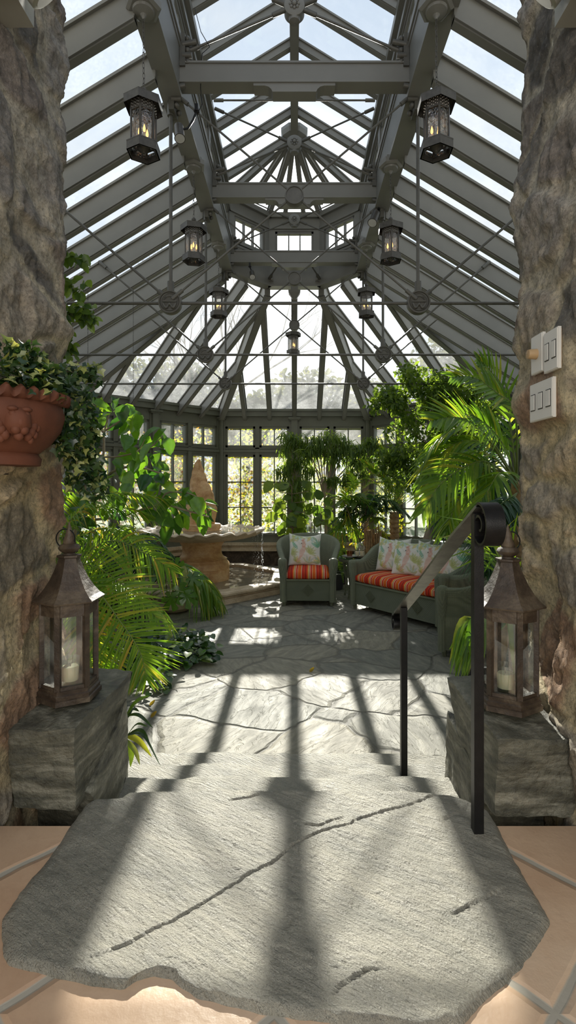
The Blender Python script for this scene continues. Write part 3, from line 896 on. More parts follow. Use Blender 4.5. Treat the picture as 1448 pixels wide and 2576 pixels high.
for i in (1, 2, 3):
    MB().add([V3(U[i], UZ), V3(U[i+1], UZ), AP], [(0, 1, 2)]).build('upper_roof_glass', M['glass_clear'], ceil)
for i in range(5):
    MB().beam(V3(U[i], UZ+0.01), V3(U[i+1], UZ+0.01), 0.09, 0.07).build('upper_eaves_beam', M['paint'], ceil)

# ================================================================== TIE-ROD TRUSSES
def medallion(name, c, r, parent, relief=True):
    """cast disc facing the door, with raised rim and figure"""
    x, y, z = c
    prof = [(0.001, -0.022), (r*0.82, -0.022), (r*0.86, -0.03), (r*0.97, -0.03), (r, -0.02), (r, 0.02), (r*0.97, 0.03), (0.001, 0.03)]
    o = MB().lathe([(a, b) for a, b in prof], 36, (x, y, z), axis='y').build(name, M['rodpaint'], parent, smooth=35)
    if relief:
        mb = MB(); yy = y-0.024
        mb.box((x-r*0.62, yy-0.006, z-r*0.02), (x+r*0.62, yy+0.006, z+r*0.10))
        mb.torus((x, yy, z), r*0.74, 0.004, 32, 5, Matrix.Rotation(pi/2, 3, 'X'))
        for s in (-1, 1):
            pp = [(x+s*r*(0.08+0.5*t), yy-0.004, z - r*0.22 - r*0.30*sin(pi*t*1.15)) for t in [k/10 for k in range(11)]]
            mb.tube(pp, [r*0.10*(0.6+0.6*sin(pi*k/10)) for k in range(11)], 7)
        mb.ball((x, yy, z-r*0.22), r*0.14, 10)
        for k in range(13):
            a = pi*(0.17+0.66*k/12)
            mb.box((x+cos(a)*r*0.52-0.004, yy-0.004, z+sin(a)*r*0.52-0.007), (x+cos(a)*r*0.52+0.004, yy+0.004, z+sin(a)*r*0.52+0.007))
        mb.build('relief', M['rodpaint'], o, smooth=60)
    return o
def rod(name, a, b, r, parent, ends=True):
    mb = MB(); a, b = Vector(a), Vector(b); mb.tube([a, b], r, 8)
    if ends:
        d = (b-a).normalized()
        for p, q in ((a, a+d*0.10), (b, b-d*0.10)): mb.tube([p, q], r*1.9, 8)
    return mb.build(name, M['rodpaint'], parent, smooth=50)
def cluster(p, s, parent, name='rod_bracket'):
    """gusset plate with bolt heads and lugs"""
    mb = MB(); x, y, z = p
    mb.box((x-0.02, y-0.06, z-0.11), (x+0.02, y+0.06, z+0.13))
    for k in range(3):
        for j in (-1, 1):
            mb.ball((x-s*0.035, y+j*0.04, z-0.07+0.085*k), 0.021, 8)
    mb.tube([(x, y-0.05, z+0.05), (x-s*0.10, y-0.05, z+0.07)], 0.018, 8)
    mb.tube([(x, y-0.05, z-0.03), (x-s*0.07, y-0.05, z-0.03)], 0.02, 8)
    return mb.build(name, M['rodpaint'], parent, smooth=50)
TR = [(3.84, 'nearest'), (5.36, 'middle'), (6.90, 'farthest')]
for ti, (ty, wd) in enumerate(TR):
    t = root('roof_truss', (0, ty, 4.5), label='roof truss of beam, thin rods and round medallions, %s' % {'nearest': 'closest to the doorway', 'middle': 'standing between the other two', 'farthest': 'under the glazed octagon'}[wd], cat='truss', group='tie-rod trusses under the glass roof')
    mb = MB(); mb.box((-0.86, ty-0.045, 4.52), (0.86, ty+0.045, 4.665)); mb.box((-0.86, ty-0.06, 4.51), (0.86, ty+0.06, 4.53)); mb.box((-0.86, ty-0.055, 4.655), (0.86, ty+0.055, 4.67))
    mb.build('tie_beam', M['paint'], t)
    mb = MB()
    pr = [(-0.30, 4.52), (-0.30, 4.49), (-0.22, 4.49), (-0.19, 4.482), (-0.17, 4.465), (-0.16, 4.445), (0.16, 4.445), (0.17, 4.465), (0.19, 4.482), (0.22, 4.49), (0.30, 4.49), (0.30, 4.52)]
    n = len(pr); mb.add([(x, ty-0.05, z) for x, z in pr]+[(x, ty+0.05, z) for x, z in pr], [tuple(range(n)), tuple(range(n, 2*n))[::-1]]+[(k, (k+1) % n, (k+1) % n+n, k+n) for k in range(n)])
    mb.build('shaped_plate', M['paint'], t)
    rod('tie_rod', (-3.44, ty, 2.91), (3.44, ty, 2.91), 0.0125, t)
    hub = Vector((0, ty, 5.09))
    for s in (-1, 1):
        rod('hanger_rod', (s*0.918, ty, 4.40), (s*0.918, ty, 2.97), 0.0135, t)
        medallion('medallion', (s*0.918, ty-0.01, 2.91), 0.086, t)
        rod('diagonal_rod', (s*0.86, ty-0.03, 4.43), (-s*0.90, ty-0.03, 2.93), 0.0085, t)
        rod('outer_rod', (s*0.93, ty-0.015, 2.93), (s*2.02, ty-0.015, 3.87), 0.0095, t)
        cluster((s*0.82, ty, 4.74), s, t)
        cluster((s*0.90, ty, 4.42), s, t, 'node_bracket')
        rod('upper_rod', (s*0.80, ty-0.02, 4.76), (s*0.07, ty-0.02, 5.07), 0.009, t)
        rod('upper_rod', (s*0.82, ty-0.02, 5.45), (s*0.07, ty-0.02, 5.11), 0.009, t)
    rod('upper_tie_rod', (-0.83, ty-0.04, 5.52), (0.83, ty-0.04, 5.52), 0.009, t)
    medallion('crossing_medallion', (0, ty-0.04, 3.68), 0.070, t, relief=False)
    h = MB().lathe([(0.001, -0.05), (0.055, -0.05), (0.075, -0.04), (0.075, 0.04), (0.055, 0.05), (0.001, 0.05)], 28, (0, ty, 5.09), axis='y')
    h.lathe([(0.001, 4.99), (0.04, 5.0), (0.045, 5.04), (0.001, 5.05)], 16, (0, ty, 0))
    ho = h.build('rod_hub', M['paint'], t, smooth=40)
    mb = MB()
    for k in range(8):
        a = 2*pi*k/8; mb.ball((0.03*cos(a), ty-0.052, 5.09+0.03*sin(a)), 0.012, 8)
    mb.ball((0, ty-0.055, 5.09), 0.018, 10); mb.build('rosette', M['paint'], ho, smooth=60)
# braces across the ring beam corners
for s in (-1, 1):
    br = ceil
    rod('brace_rod', (s*0.36, 7.36, 4.50), (s*0.15, 6.93, 4.62), 0.010, br)
    rod('brace_rod', (s*0.84, 6.94, 4.55), (s*0.30, 6.93, 4.62), 0.010, br)
    mb = MB(); mb.box((s*0.37-0.07, 7.37, 4.47), (s*0.37+0.07, 7.40, 4.56))
    for k in (-1, 1):
        for j in (0, 1): mb.ball((s*0.37+k*0.045, 7.355, 4.49+0.045*j), 0.018, 8)
    mb.build('corner_bracket', M['paint'], br, smooth=50)
# ================================================================== DOORWAY: BLOCKS, RAIL, CANDLE LANTERNS, FITTINGS
def stone_block(c8, label, seed, n=44, name='stone_block', rnd=0.004, amp=0.009):
    return rough_hex(c8, n, amp, 7.0, seed, rnd=rnd).build(name, M['block'], smooth=45, label=label, cat='stone block')
stone_block([(-0.855,1.575,0.572),(-0.665,1.575,0.572),(-0.64,1.80,0.56),(-0.855,2.06,0.56),
             (-0.868,1.555,0.822),(-0.662,1.555,0.826),(-0.632,2.03,0.835),(-0.86,2.06,0.83)], 'dark split-face stone block under the left candle lantern', 1.3)
stone_block([(-0.85,1.70,0.10),(-0.600,1.66,0.30),(-0.655,2.06,0.30),(-0.86,2.06,0.10),
             (-0.85,1.72,0.568),(-0.640,1.62,0.600),(-0.628,1.95,0.755),(-0.84,2.0,0.568)], 'rough lower stone leaning under the left block beside the steps', 4.4, 36)
stone_block([(0.595,1.535,0.572),(0.835,1.535,0.572),(0.835,2.0,0.56),(0.60,1.80,0.56),
             (0.590,1.515,0.818),(0.815,1.515,0.818),(0.835,2.0,0.826),(0.580,1.97,0.832)], 'dark split-face stone block under the right candle lantern', 8.2)
stone_block([(0.575,1.62,0.16),(0.80,1.62,0.16),(0.80,2.1,0.1),(0.60,2.1,0.1),
             (0.592,1.66,0.600),(0.80,1.66,0.568),(0.80,2.0,0.568),(0.588,1.99,0.70)], 'rough lower stone under the right block beside the railing', 12.9, 36)

# handrail --------------------------------------------------------------
hr = root('handrail', (0.50, 1.45, 0.585), label='black iron handrail with scrolled ends beside the stone steps', cat='handrail')
MB().box((0.501, 1.440, 0.575), (0.528, 1.467, 1.480)).build('post', M['iron'], hr)
MB().box((0.462, 2.235, 0.288), (0.489, 2.262, 1.028)).build('post', M['iron'], hr)
def strip(path, xc0, xc1, w, th, name, mat, parent):
    """flat bar of width w (along x) following a path of (y, z); xc drifts from xc0 to xc1"""
    mb = MB(); n = len(path); vs = []
    for i, (y, z) in enumerate(path):
        a = path[max(0, i-1)]; b = path[min(n-1, i+1)]
        t = Vector((b[0]-a[0], b[1]-a[1])).normalized(); nn = Vector((-t.y, t.x))
        xc = xc0 + (xc1-xc0)*i/(n-1)
        for sx, sn in ((-1, -1), (1, -1), (1, 1), (-1, 1)):
            vs.append(Vector((xc+sx*w/2, y+nn.x*sn*th/2, z+nn.y*sn*th/2)))
    fs = [(3,2,1,0), tuple((n-1)*4+k for k in range(4))]
    for i in range(n-1):
        for k in range(4):
            a = i*4+k; b = i*4+(k+1) % 4; fs.append((a, b, b+4, a+4))
    return mb.add(vs, fs).build(name, mat, parent, smooth=40)
P0, P1 = (1.43, 1.500), (2.33, 0.985)
sl = (P1[1]-P0[1])/(P1[0]-P0[0])
strip([P0, (1.6, P0[1]+sl*0.17), (2.0, P0[1]+sl*0.57), P1], 0.526, 0.474, 0.050, 0.009, 'top_rail', M['rail'], hr)
# upper scroll: leaves the rail end, curls towards the viewer and down into a spiral
sc = []
for k in range(71):
    t = k/70; a = radians(60) + t*radians(560)
    r = 0.060*(1-t)**0.85 + 0.007
    sc.append((1.412 + r*cos(a)*1.0, 1.445 + r*sin(a)*1.0))
sc = [(1.43, 1.5015)] + sc[3:]
strip(sc, 0.528, 0.530, 0.052, 0.007, 'upper_scroll', M['iron'], hr)
sc2 = [(2.33, 0.985), (2.36, 0.966)]
for k in range(50):
    t = k/49; a = radians(60) - t*radians(430); r = 0.036*(1-t)**0.8+0.005
    sc2.append((2.358+r*cos(a), 0.930+r*sin(a)))
strip(sc2, 0.473, 0.472, 0.046, 0.006, 'lower_scroll', M['iron'], hr)

# candle lanterns ----------------------------------------------------------
def hexring(r, n=6, a0=0.0): return [(r*cos(a0+2*pi*k/n), r*sin(a0+2*pi*k/n)) for k in range(n)]
def hexloft(prof, a0=0.0, n=6):
    mb = MB(); vs = [Vector((x, y, z)) for r, z in prof for x, y in hexring(r, n, a0)]
    fs = [tuple(range(n))[::-1], tuple((len(prof)-1)*n+k for k in range(n))]
    for j in range(len(prof)-1):
        for k in range(n): fs.append((j*n+k, j*n+(k+1) % n, (j+1)*n+(k+1) % n, (j+1)*n+k))
    return mb.add(vs, fs)
def candle_lantern(loc, rz, label, ring_right):
    t = root('candle_lantern', loc, rz, label, 'lantern', 'rusted hexagonal candle lanterns on the stone blocks')
    hexloft([(0.105, 0), (0.105, 0.016), (0.099, 0.018), (0.101, 0.030), (0.094, 0.034), (0.096, 0.046), (0.001, 0.047)]).build('base', M['rust'], t, local=True)
    R0 = 0.093; fr = MB()
    for k in range(6):
        a = pi/3*k
        Mx = Matrix.Rotation(a, 4, 'Z')
        fr.box((R0-0.016, -0.009, 0.045), (R0, 0.009, 0.335), Mx)
    rr = hexring(R0); ri = hexring(R0-0.014)
    for z0, z1 in ((0.045, 0.058), (0.285, 0.335)):
        for k in range(6):
            a, b = rr[k], rr[(k+1) % 6]; c, d = ri[(k+1) % 6], ri[k]
            fr.prism([a, b, c, d], z0, z1)
    fr.build('frame', M['rust'], t, local=True)
    for k in range(6):
        a = Vector((*hexring(R0-0.008)[k], 0)); b = Vector((*hexring(R0-0.008)[(k+1) % 6], 0))
        MB().quad(a+Vector((0,0,0.055)), b+Vector((0,0,0.055)), b+Vector((0,0,0.29)), a+Vector((0,0,0.29))).build('pane', M['glass_clear'], t, local=True)
    hexloft([(0.114, 0.328), (0.116, 0.333), (0.100, 0.345), (0.082, 0.366), (0.063, 0.396), (0.048, 0.428), (0.038, 0.455), (0.034, 0.470), (0.040, 0.473), (0.040, 0.480), (0.001, 0.482)]).build('roof', M['rust'], t, local=True)
    MB().lathe([(0.022, 0.478), (0.018, 0.486), (0.030, 0.494), (0.036, 0.504), (0.030, 0.514), (0.020, 0.518), (0.022, 0.521), (0.012, 0.555), (0.001, 0.592)], 20).build('finial', M['rust'], t, smooth=50, local=True)
    Mr = Matrix.Rotation(pi/2, 3, 'X')
    MB().torus((0.012 if ring_right else -0.012, 0, 0.536), 0.032, 0.0022, 28, 6, Matrix.Rotation(-rz, 3, 'Z') @ Mr).build('handle_ring', M['iron'], t, smooth=60, local=True)
    return t
def votive(loc, label):
    v = root('candle', loc, 0, label, 'candle', 'candles in the two lanterns')
    g = MB(); g.lathe([(0.026, 0.0), (0.0275, 0.003), (0.031, 0.088), (0.029, 0.088), (0.0262, 0.012), (0.001, 0.010)], 28); g.build('glass_cup', M['glass_clear'], v, smooth=60, local=True)
    MB().lathe([(0.0255, 0.013), (0.0272, 0.055), (0.024, 0.060), (0.001, 0.058)], 24).build('wax', M['wax'], v, smooth=60, local=True)
    MB().tube([(0, 0, 0.055), (0.001, 0, 0.068)], 0.0012, 5).build('wick', M['iron'], v, local=True)
ll = (-0.768, 1.765, 0.842)
candle_lantern(ll, radians(30), 'rusty hexagonal candle lantern on the left stone block', False)
votive((ll[0]+0.012, ll[1]-0.02, ll[2]+0.048), 'cream candle in a clear glass inside the left rusty lantern')
rl = (0.704, 1.705, 0.838)
candle_lantern(rl, radians(30), 'rusty hexagonal candle lantern on the right stone block behind the rail', True)
votive((rl[0]-0.014, rl[1]-0.015, rl[2]+0.048), 'cream candle in a clear glass inside the right rusty lantern')

# switch plates on the right-hand reveal ------------------------------------
def plate(y0, y1, z0, z1, gangs, label, knob=False, sw=None):
    XW = 0.790
    t = root('switch_plate', (XW, (y0+y1)/2, z0), 0, label, 'switch plate')
    mb = MB(); mb.box((XW+0.002, y0, z0), (XW+0.012, y1, z1)); mb.box((XW+0.0, y0+0.003, z0+0.003), (XW+0.003, y1-0.003, z1-0.003))
    mb.build('cover', M['white'], t)
    MB().box((XW+0.007, y0+0.004, z0+0.004), (XW+0.040, y1-0.004, z1-0.004)).build('back_box', M['brassy'], t)
    w = (y1-y0)/gangs
    for g in range(gangs):
        yc = y0+w*(g+0.5); zc = (z0+z1)/2
        if knob:
            MB().lathe([(0.001, -0.030), (0.014, -0.028), (0.016, -0.020), (0.017, 0.0), (0.001, 0.001)], 24, (XW, yc, zc), axis='x').build('dimmer_knob', M['brassy'], t, smooth=40)
        else:
            h = (z1-z0)*0.22; ww = min(0.016, w*0.3)
            fr = MB()
            for (a, b, c, d) in ((-ww, -ww+0.002, -h, h), (ww-0.002, ww, -h, h), (-ww, ww, -h, -h+0.002), (-ww, ww, h-0.002, h)):
                fr.box((XW-0.001, yc+a, zc+c), (XW+0.001, yc+b, zc+d))
            fr.build('switch_surround', M['iron'], t)
            MB().box((XW-0.003, yc-ww+0.003, zc-h+0.003), (XW+0.001, yc+ww-0.003, zc+h-0.003)).build('rocker', M['white'], t)
    return t
plate(1.650, 1.728, 1.925, 2.05, 1, 'single cover plate with a round tan dimmer knob', True)
plate(1.553, 1.640, 1.912, 2.038, 2, 'white cover plate with two switches, beside the dimmer plate')
plate(1.584, 1.737, 1.769, 1.893, 3, 'wide white cover plate with three rocker switches, lowest on the wall')

# lamp fixtures at the top of the doorway -------------------------------------
for s in (-1, 1):
    t = root('wall_lamp', (s*0.80, 1.42, 2.92), 0, 'grey bracket and cylinder lamp high on the %s stone wall' % ('left' if s < 0 else 'right'), 'wall lamp', 'lamps high on the doorway walls')
    mb = MB()
    mb.box((min(s*0.86, s*0.765), 1.40, 2.905), (max(s*0.86, s*0.765), 1.52, 3.05)); mb.box((min(s*0.86, s*0.755), 1.395, 2.895), (max(s*0.86, s*0.755), 1.41, 3.05))
    mb.build('mounting_box', M['greymetal'], t)
    a = Vector((s*0.735, 1.43, 2.985)); b = Vector((s*0.700, 1.46, 2.945))
    d = (b-a).normalized()
    mb = MB(); mb.tube([a-d*0.13, a, b, b+d*0.004], [0.052, 0.052, 0.052, 0.046], 28)
    mb.build('lamp_cylinder', M['greymetal'], t, smooth=40)
    MB().tube([b+d*0.003, b+d*0.006], 0.040, 24).build('lamp_lens', M['lens'], t, smooth=40)

# ================================================================== HANGING LANTERNS
def pend(loc, chain_top, rz, label, mount=True):
    """loc is the very bottom of the lantern"""
    t = root('hanging_lantern', loc, rz, label, 'pendant lantern', 'bronze lanterns hanging from the roof')
    D = M['darkmetal']
    R = 0.078
    fr = MB()
    for k in range(6):
        Mx = Matrix.Rotation(pi/3*k, 4, 'Z'); fr.box((R-0.011, -0.006, 0.02), (R, 0.006, 0.30), Mx)
    for z0, z1, ro, rin in ((0.235, 0.300, R, R-0.004), (0.055, 0.065, R, R-0.012)):
        ra, rb = hexring(ro), hexring(rin)
        for k in range(6): fr.prism([ra[k], ra[(k+1) % 6], rb[(k+1) % 6], rb[k]], z0, z1)
    fr.build('cage', D, t, local=True)
    lw = MB()     # pierced band under the roof
    for k in range(6):
        a = Vector((*hexring(R+0.001)[k], 0)); b = Vector((*hexring(R+0.001)[(k+1) % 6], 0))
        for i in range(1, 7):
            for j in range(3):
                c = a.lerp(b, i/7) + Vector((0, 0, 0.247+0.018*j + (0.006 if i % 2 else 0)))
                lw.ball(c, 0.0035, 4)
    lw.build('pierced_band', M['lens'], t, local=True)
    base = MB(); ra, rb = hexring(0.100), hexring(0.092)
    for k in range(6): base.prism([ra[k], ra[(k+1) % 6], rb[(k+1) % 6], rb[k]], 0.0, 0.052)
    ra, rb = hexring(0.101), hexring(0.088)
    for z in ((0.0, 0.006), (0.047, 0.054)):
        for k in range(6): base.prism([ra[k], ra[(k+1) % 6], rb[(k+1) % 6], rb[k]], *z)
    for k in range(3):
        Mx = Matrix.Rotation(pi/3*k, 4, 'Z'); base.box((-0.092, -0.004, 0.040), (0.092, 0.004, 0.046), Mx)
    base.build('bottom_rim', D, t, local=True)
    MB().lathe([(0.001, 0.004), (0.010, 0.006), (0.014, 0.014), (0.030, 0.022), (0.040, 0.036), (0.042, 0.050), (0.001, 0.052)], 20).build('cup', D, t, smooth=40, local=True)
    sk = hexloft([(0.116, 0.268), (0.117, 0.312), (0.118, 0.316), (0.030, 0.352), (0.018, 0.358), (0.001, 0.359)])
    inner = hexloft([(0.112, 0.269), (0.112, 0.309), (0.001, 0.310)])
    sk.f = sk.f[1:]; inner.f = [f[::-1] for f in inner.f[1:]]
    sk.merge(inner); sk.build('roof', D, t, local=True)
    MB().ball((0, 0, 0.374), 0.021, 14).build('ball_finial', D, t, smooth=60, local=True)
    for k in range(6):
        a = Vector((*hexring(R-0.006)[k], 0)); b = Vector((*hexring(R-0.006)[(k+1) % 6], 0))
        MB().quad(a+Vector((0,0,0.02)), b+Vector((0,0,0.02)), b+Vector((0,0,0.24)), a+Vector((0,0,0.24))).build('pane', M['glass_seed'], t, local=True)
    for k in range(3):
        a = 2*pi*k/3+0.4; x, y = 0.026*cos(a), 0.026*sin(a)
        c = MB().lathe([(0.008, 0.045), (0.008, 0.115), (0.001, 0.116)], 12, (x, y, 0)).build('candle_sleeve', M['wax'], t, smooth=40, local=True)
        MB().lathe([(0.003, 0.116), (0.008, 0.128), (0.008, 0.138), (0.004, 0.155), (0.0005, 0.166)], 12, (x, y, 0)).build('bulb', M['bulb'], c, smooth=60, local=True)
    # chain
    ch = MB(); z = 0.392; top = chain_top - loc[2]; k = 0
    while z < top:
        Mx = Matrix.Rotation(pi/2*(k % 2)+0.3, 3, 'Z') @ Matrix.Rotation(pi/2, 3, 'X')
        ch.torus((0.0015*sin(k), 0, z+0.016), 0.0085, 0.0019, 12, 5, Mx @ Matrix.Diagonal((0.75, 2.0, 1)) if False else Mx, sc=(0.8, 2.05))
        z += 0.0305; k += 1
    ch.build('chain', D, t, smooth=60, local=True)
    if mount:
        mo = hexloft([(0.085, top-0.022), (0.105, top-0.01), (0.105, top+0.03), (0.085, top+0.035), (0.08, top+0.06)], pi/6)
        mo.lathe([(0.006, top-0.075), (0.012, top-0.06), (0.020, top-0.05), (0.060, top-0.035), (0.068, top-0.015)], 22)
        mo.build('ceiling_mount', M['paint'], t, local=True)
    return t
LB = 1.56
for (px, py, d, rz, nm) in ((361, 389, 3.07, 32, 'nearest the left stone wall, above the terracotta pot'), (1097, 386, 3.07, 27, 'nearest the right stone wall, above the switch plates'),
                        (487, 659, 4.60, 12, 'second along the left beam'), (982, 658, 4.60, 26, 'second along the right beam'),
                        (550, 797, 6.12, 4, 'third and smallest-looking along the left beam'), (921, 797, 6.12, 25, 'third and smallest-looking along the right beam')):
    p = P(px, py, d)
    pend(tuple(p), 4.40, radians(rz), 'dark bronze hexagonal lantern on a chain, ' + nm)
pc = P(737, 891, 7.75)
pend((pc.x, pc.y, pc.z), 4.20, 0.2, 'small bronze lantern hanging alone on the centre line', False)
mm = root('ceiling_mount', (0, 7.36, 4.28), label='square hook block and cone at the middle of the octagon ring', cat='ceiling mount')
mb = MB(); mb.box((-0.05, 7.36, 4.33), (0.05, 7.44, 4.44)); mb.build('block', M['paint'], mm)
hexloft([(0.03, 4.22), (0.09, 4.30), (0.10, 4.335), (0.07, 4.34)], pi/6).build('cone', M['paint'], mm, local=True)
[setattr(c_, 'location', (0, 0.04, -4.28)) for c_ in mm.children if c_.name.startswith('cone')]

# spotlights -------------------------------------------------------------
def spot(p, aim, arm_from, label, sc=1.0):
    t = root('spotlight', p, 0, label, 'spotlight', 'black spotlights clamped to the roof rods')
    p = Vector(p); d = Vector(aim).normalized()
    MB().tube([p-d*0.075*sc, p-d*0.07*sc, p+d*0.035*sc, p+d*0.055*sc], [0.020*sc, 0.032*sc, 0.034*sc, 0.040*sc], 20).build('lamp_body', M['darkmetal'], t, smooth=35)
    MB().tube([p+d*0.045*sc, p+d*0.0565*sc], [0.034*sc, 0.034*sc], 20).build('lens', M['lens'], t, smooth=35)
    a = Vector(arm_from); m = a.lerp(p, 0.6) + Vector((0.01, 0, -0.03))
    MB().tube([a, a.lerp(m, 0.5)+Vector((0.006,0,-0.004)), m, p-d*0.03], 0.008*sc, 8).build('arm', M['iron'], t, smooth=60)
    mb = MB(); mb.box(tuple(a-Vector((0.012, 0.012, 0.01))), tuple(a+Vector((0.012, 0.012, 0.05)))); mb.torus(a, 0.018, 0.004, 12, 5)
    mb.build('clamp', M['iron'], t)
spot(P(451, 335, 3.72), (0.15, -0.35, -1), P(494, 280, 3.78), 'black spotlight with curved arm by the left beam, below the near lantern')
spot(P(940, 550, 5.2), (-0.35, -0.5, -1), P(952, 527, 5.3), 'dark spotlight under the right beam near the sun glare', 1.25)
spot(P(634, 692, 6.75), (0.1, -0.6, -0.7), P(628, 671, 6.85), 'small spotlight clamped inside the octagon ring', 1.0)
MB().tube([P(490, 22, 3.9), P(505, 80, 3.85), P(527, 118, 3.8), P(508, 135, 3.8), P(504, 220, 3.8), P(508, 262, 3.8), P(495, 290, 3.8)], 0.0028, 6).build('electric_cable', M['iron'], smooth=60, label='thin black cable dangling from the roof by the left beam', cat='cable')
for (px, y0, y1, d) in ((221, 737, 1082, 5.40), (335, 735, 1040, 5.86)):
    mb = MB(); a = P(px, y0, d); b = P(px, y1, d); z = a.z; k = 0
    while z > b.z:
        mb.torus((a.x, a.y, z), 0.006, 0.0013, 8, 4, Matrix.Rotation(pi/2*(k % 2), 3, 'Z') @ Matrix.Rotation(pi/2, 3, 'X'), sc=(0.8, 1.9)); z -= 0.02; k += 1
    mb.build('hanging_chain', M['darkmetal'], smooth=60, label='thin empty chain hanging %s' % ('just beside the left wall, over the ivy' if px < 300 else 'over the big-leaved branches at left'), cat='chain')

# ================================================================== FOUNTAIN AND POOL
FC = Vector((-1.42, 7.95, 0))
def octo(r, z, c=FC, rot=pi/8):
    return [Vector((c.x+r/cos(pi/8)*cos(rot+k*pi/4), c.y+r/cos(pi/8)*sin(rot+k*pi/4), z)) for k in range(8)]
def octring(prof, c=FC):
    mb = MB(); vs = []; n = 8
    for r, z in prof: vs += octo(r, z, c)
    fs = []
    for j in range(len(prof)-1):
        for k in range(n): fs.append((j*n+k, j*n+(k+1) % n, (j+1)*n+(k+1) % n, (j+1)*n+k))
    return mb.add(vs, fs)
pool = root('pool_basin', (FC.x, FC.y, 0), label='low octagonal stone pool around the fountain', cat='pool')
octring([(1.245, 0.0), (1.245, 0.07), (1.22, 0.075), (1.22, 0.09), (1.255, 0.10), (1.275, 0.115), (1.28, 0.14), (1.27, 0.16), (1.25, 0.172), (1.10, 0.172), (1.085, 0.165), (1.085, 0.15), (1.10, 0.14), (1.10, -0.0)]).build('rim', M['travpale'], pool, smooth=25)
def mat_water():
    t = NT('pool_water')
    n = t.noise(9, 5, 0.6); n2 = t.noise(34, 4, 0.6)
    b = t.bump(n, 0.9, 0.08); b2 = t.bump(n2, 1.0, 0.04, b)
    t.bsdf((0.30, 0.27, 0.20), 0.07, 0, b2, 0.8, **{'IOR': 1.33, 'Coat Weight': 0.5})
    return t.m
M['water'] = mat_water()
mb = MB(); mb.add(octo(1.1, 0.118), [tuple(range(8))]); mb.build('pool_water', M['water'], label='rippling water in the octagonal pool, sparkling in the sun', cat='water', kind='stuff')
fo = root('fountain', (FC.x, FC.y, 0.0), label='tiered stone fountain with scalloped bowl and pointed rock', cat='fountain')
MB().lathe([(0.42, 0.0), (0.42, 0.27), (0.415, 0.275), (0.415, 0.285), (0.42, 0.29), (0.42, 0.36), (0.40, 0.39), (0.375, 0.41), (0.37, 0.425), (0.385, 0.43), (0.345, 0.45), (0.31, 0.49), (0.295, 0.55), (0.30, 0.62), (0.33, 0.67), (0.345, 0.69), (0.345, 0.71), (0.30, 0.72)], 48, (FC.x, FC.y, 0)).build('pedestal', M['travertine'], fo, smooth=35)
def scal(r, z, a, j):
    rr = FR[j]
    w = cos(a*26); k = max(0, (r-0.5)/0.42)
    flute = abs(((a*52/pi) % 1) - 0.5)*2
    return r + rr*w*0.024*k, z + rr*w*0.017*k - (1-rr)*0.012*flute*k
BP = [(0.30, 0.705), (0.42, 0.712), (0.58, 0.735), (0.72, 0.765), (0.83, 0.795), (0.88, 0.815), (0.90, 0.835), (0.93, 0.845), (0.945, 0.862), (0.93, 0.882), (0.89, 0.886), (0.85, 0.872), (0.80, 0.862), (0.30, 0.855)]
FR = [0, 0.0, 0.1, 0.25, 0.5, 0.7, 0.9, 1, 1, 1, 0.9, 0.6, 0.1, 0]
MB().lathe(BP, 208, (FC.x, FC.y, 0), mod=scal).build('bowl', M['travpale'], fo, smooth=60)
MB().lathe([(0.86, 0.866), (0.001, 0.868)], 48, (FC.x, FC.y, 0)).build('bowl_water', M['water'], fo, smooth=30)
MB().lathe([(0.30, 0.85), (0.30, 0.88), (0.285, 0.885), (0.285, 0.955), (0.275, 0.965), (0.001, 0.967)], 40, (FC.x, FC.y, 0)).build('plinth', M['travertine'], fo, smooth=35)
# pointed water-worn rock: stacked irregular outlines
rk = MB(); NK, NA = 46, 40; vs = []
cx0, cy0 = P(500, 0, 7.95).x, 7.95
for j in range(NK+1):
    t = j/NK; z = 0.955 + t*0.995
    # half widths to left and right in the photo's silhouette
    prof = [(0, -.225, .235), (.12, -.215, .265), (.25, -.195, .275), (.40, -.175, .235), (.52, -.150, .205), (.62, -.135, .165), (.66, -.130, .125), (.78, -.105, .085), (.88, -.075, .045), (.95, -.050, .020), (1.0, -.022, .0)]
    for (a, b) in zip(prof[:-1], prof[1:]):
        if a[0] <= t <= b[0]:
            k = (t-a[0])/(b[0]-a[0]); l = a[1]+(b[1]-a[1])*k; r = a[2]+(b[2]-a[2])*k
    mx_ = (l+r)/2; hw = (r-l)/2; hd = hw*0.62+0.01
    for i in range(NA):
        a = 2*pi*i/NA
        p = Vector((cx0+mx_+hw*cos(a), cy0+hd*sin(a), z))
        q = p*7
        off = noise.noise_vector(q)*0.020 + noise.noise_vector(q*2.5)*0.012
        off.z *= 0.4
        # water-worn flutes
        off += Vector((cos(a), sin(a), 0))*noise.noise(Vector((a*4, t*2.5, 3)))*0.02
        vs.append(p+off)
fs = [tuple(range(NA))[::-1], tuple(NK*NA+i for i in range(NA))]
for j in range(NK):
    for i in range(NA): fs.append((j*NA+i, j*NA+(i+1) % NA, (j+1)*NA+(i+1) % NA, (j+1)*NA+i))
rk.add(vs, fs).build('rock', M['travertine'], fo, smooth=60)
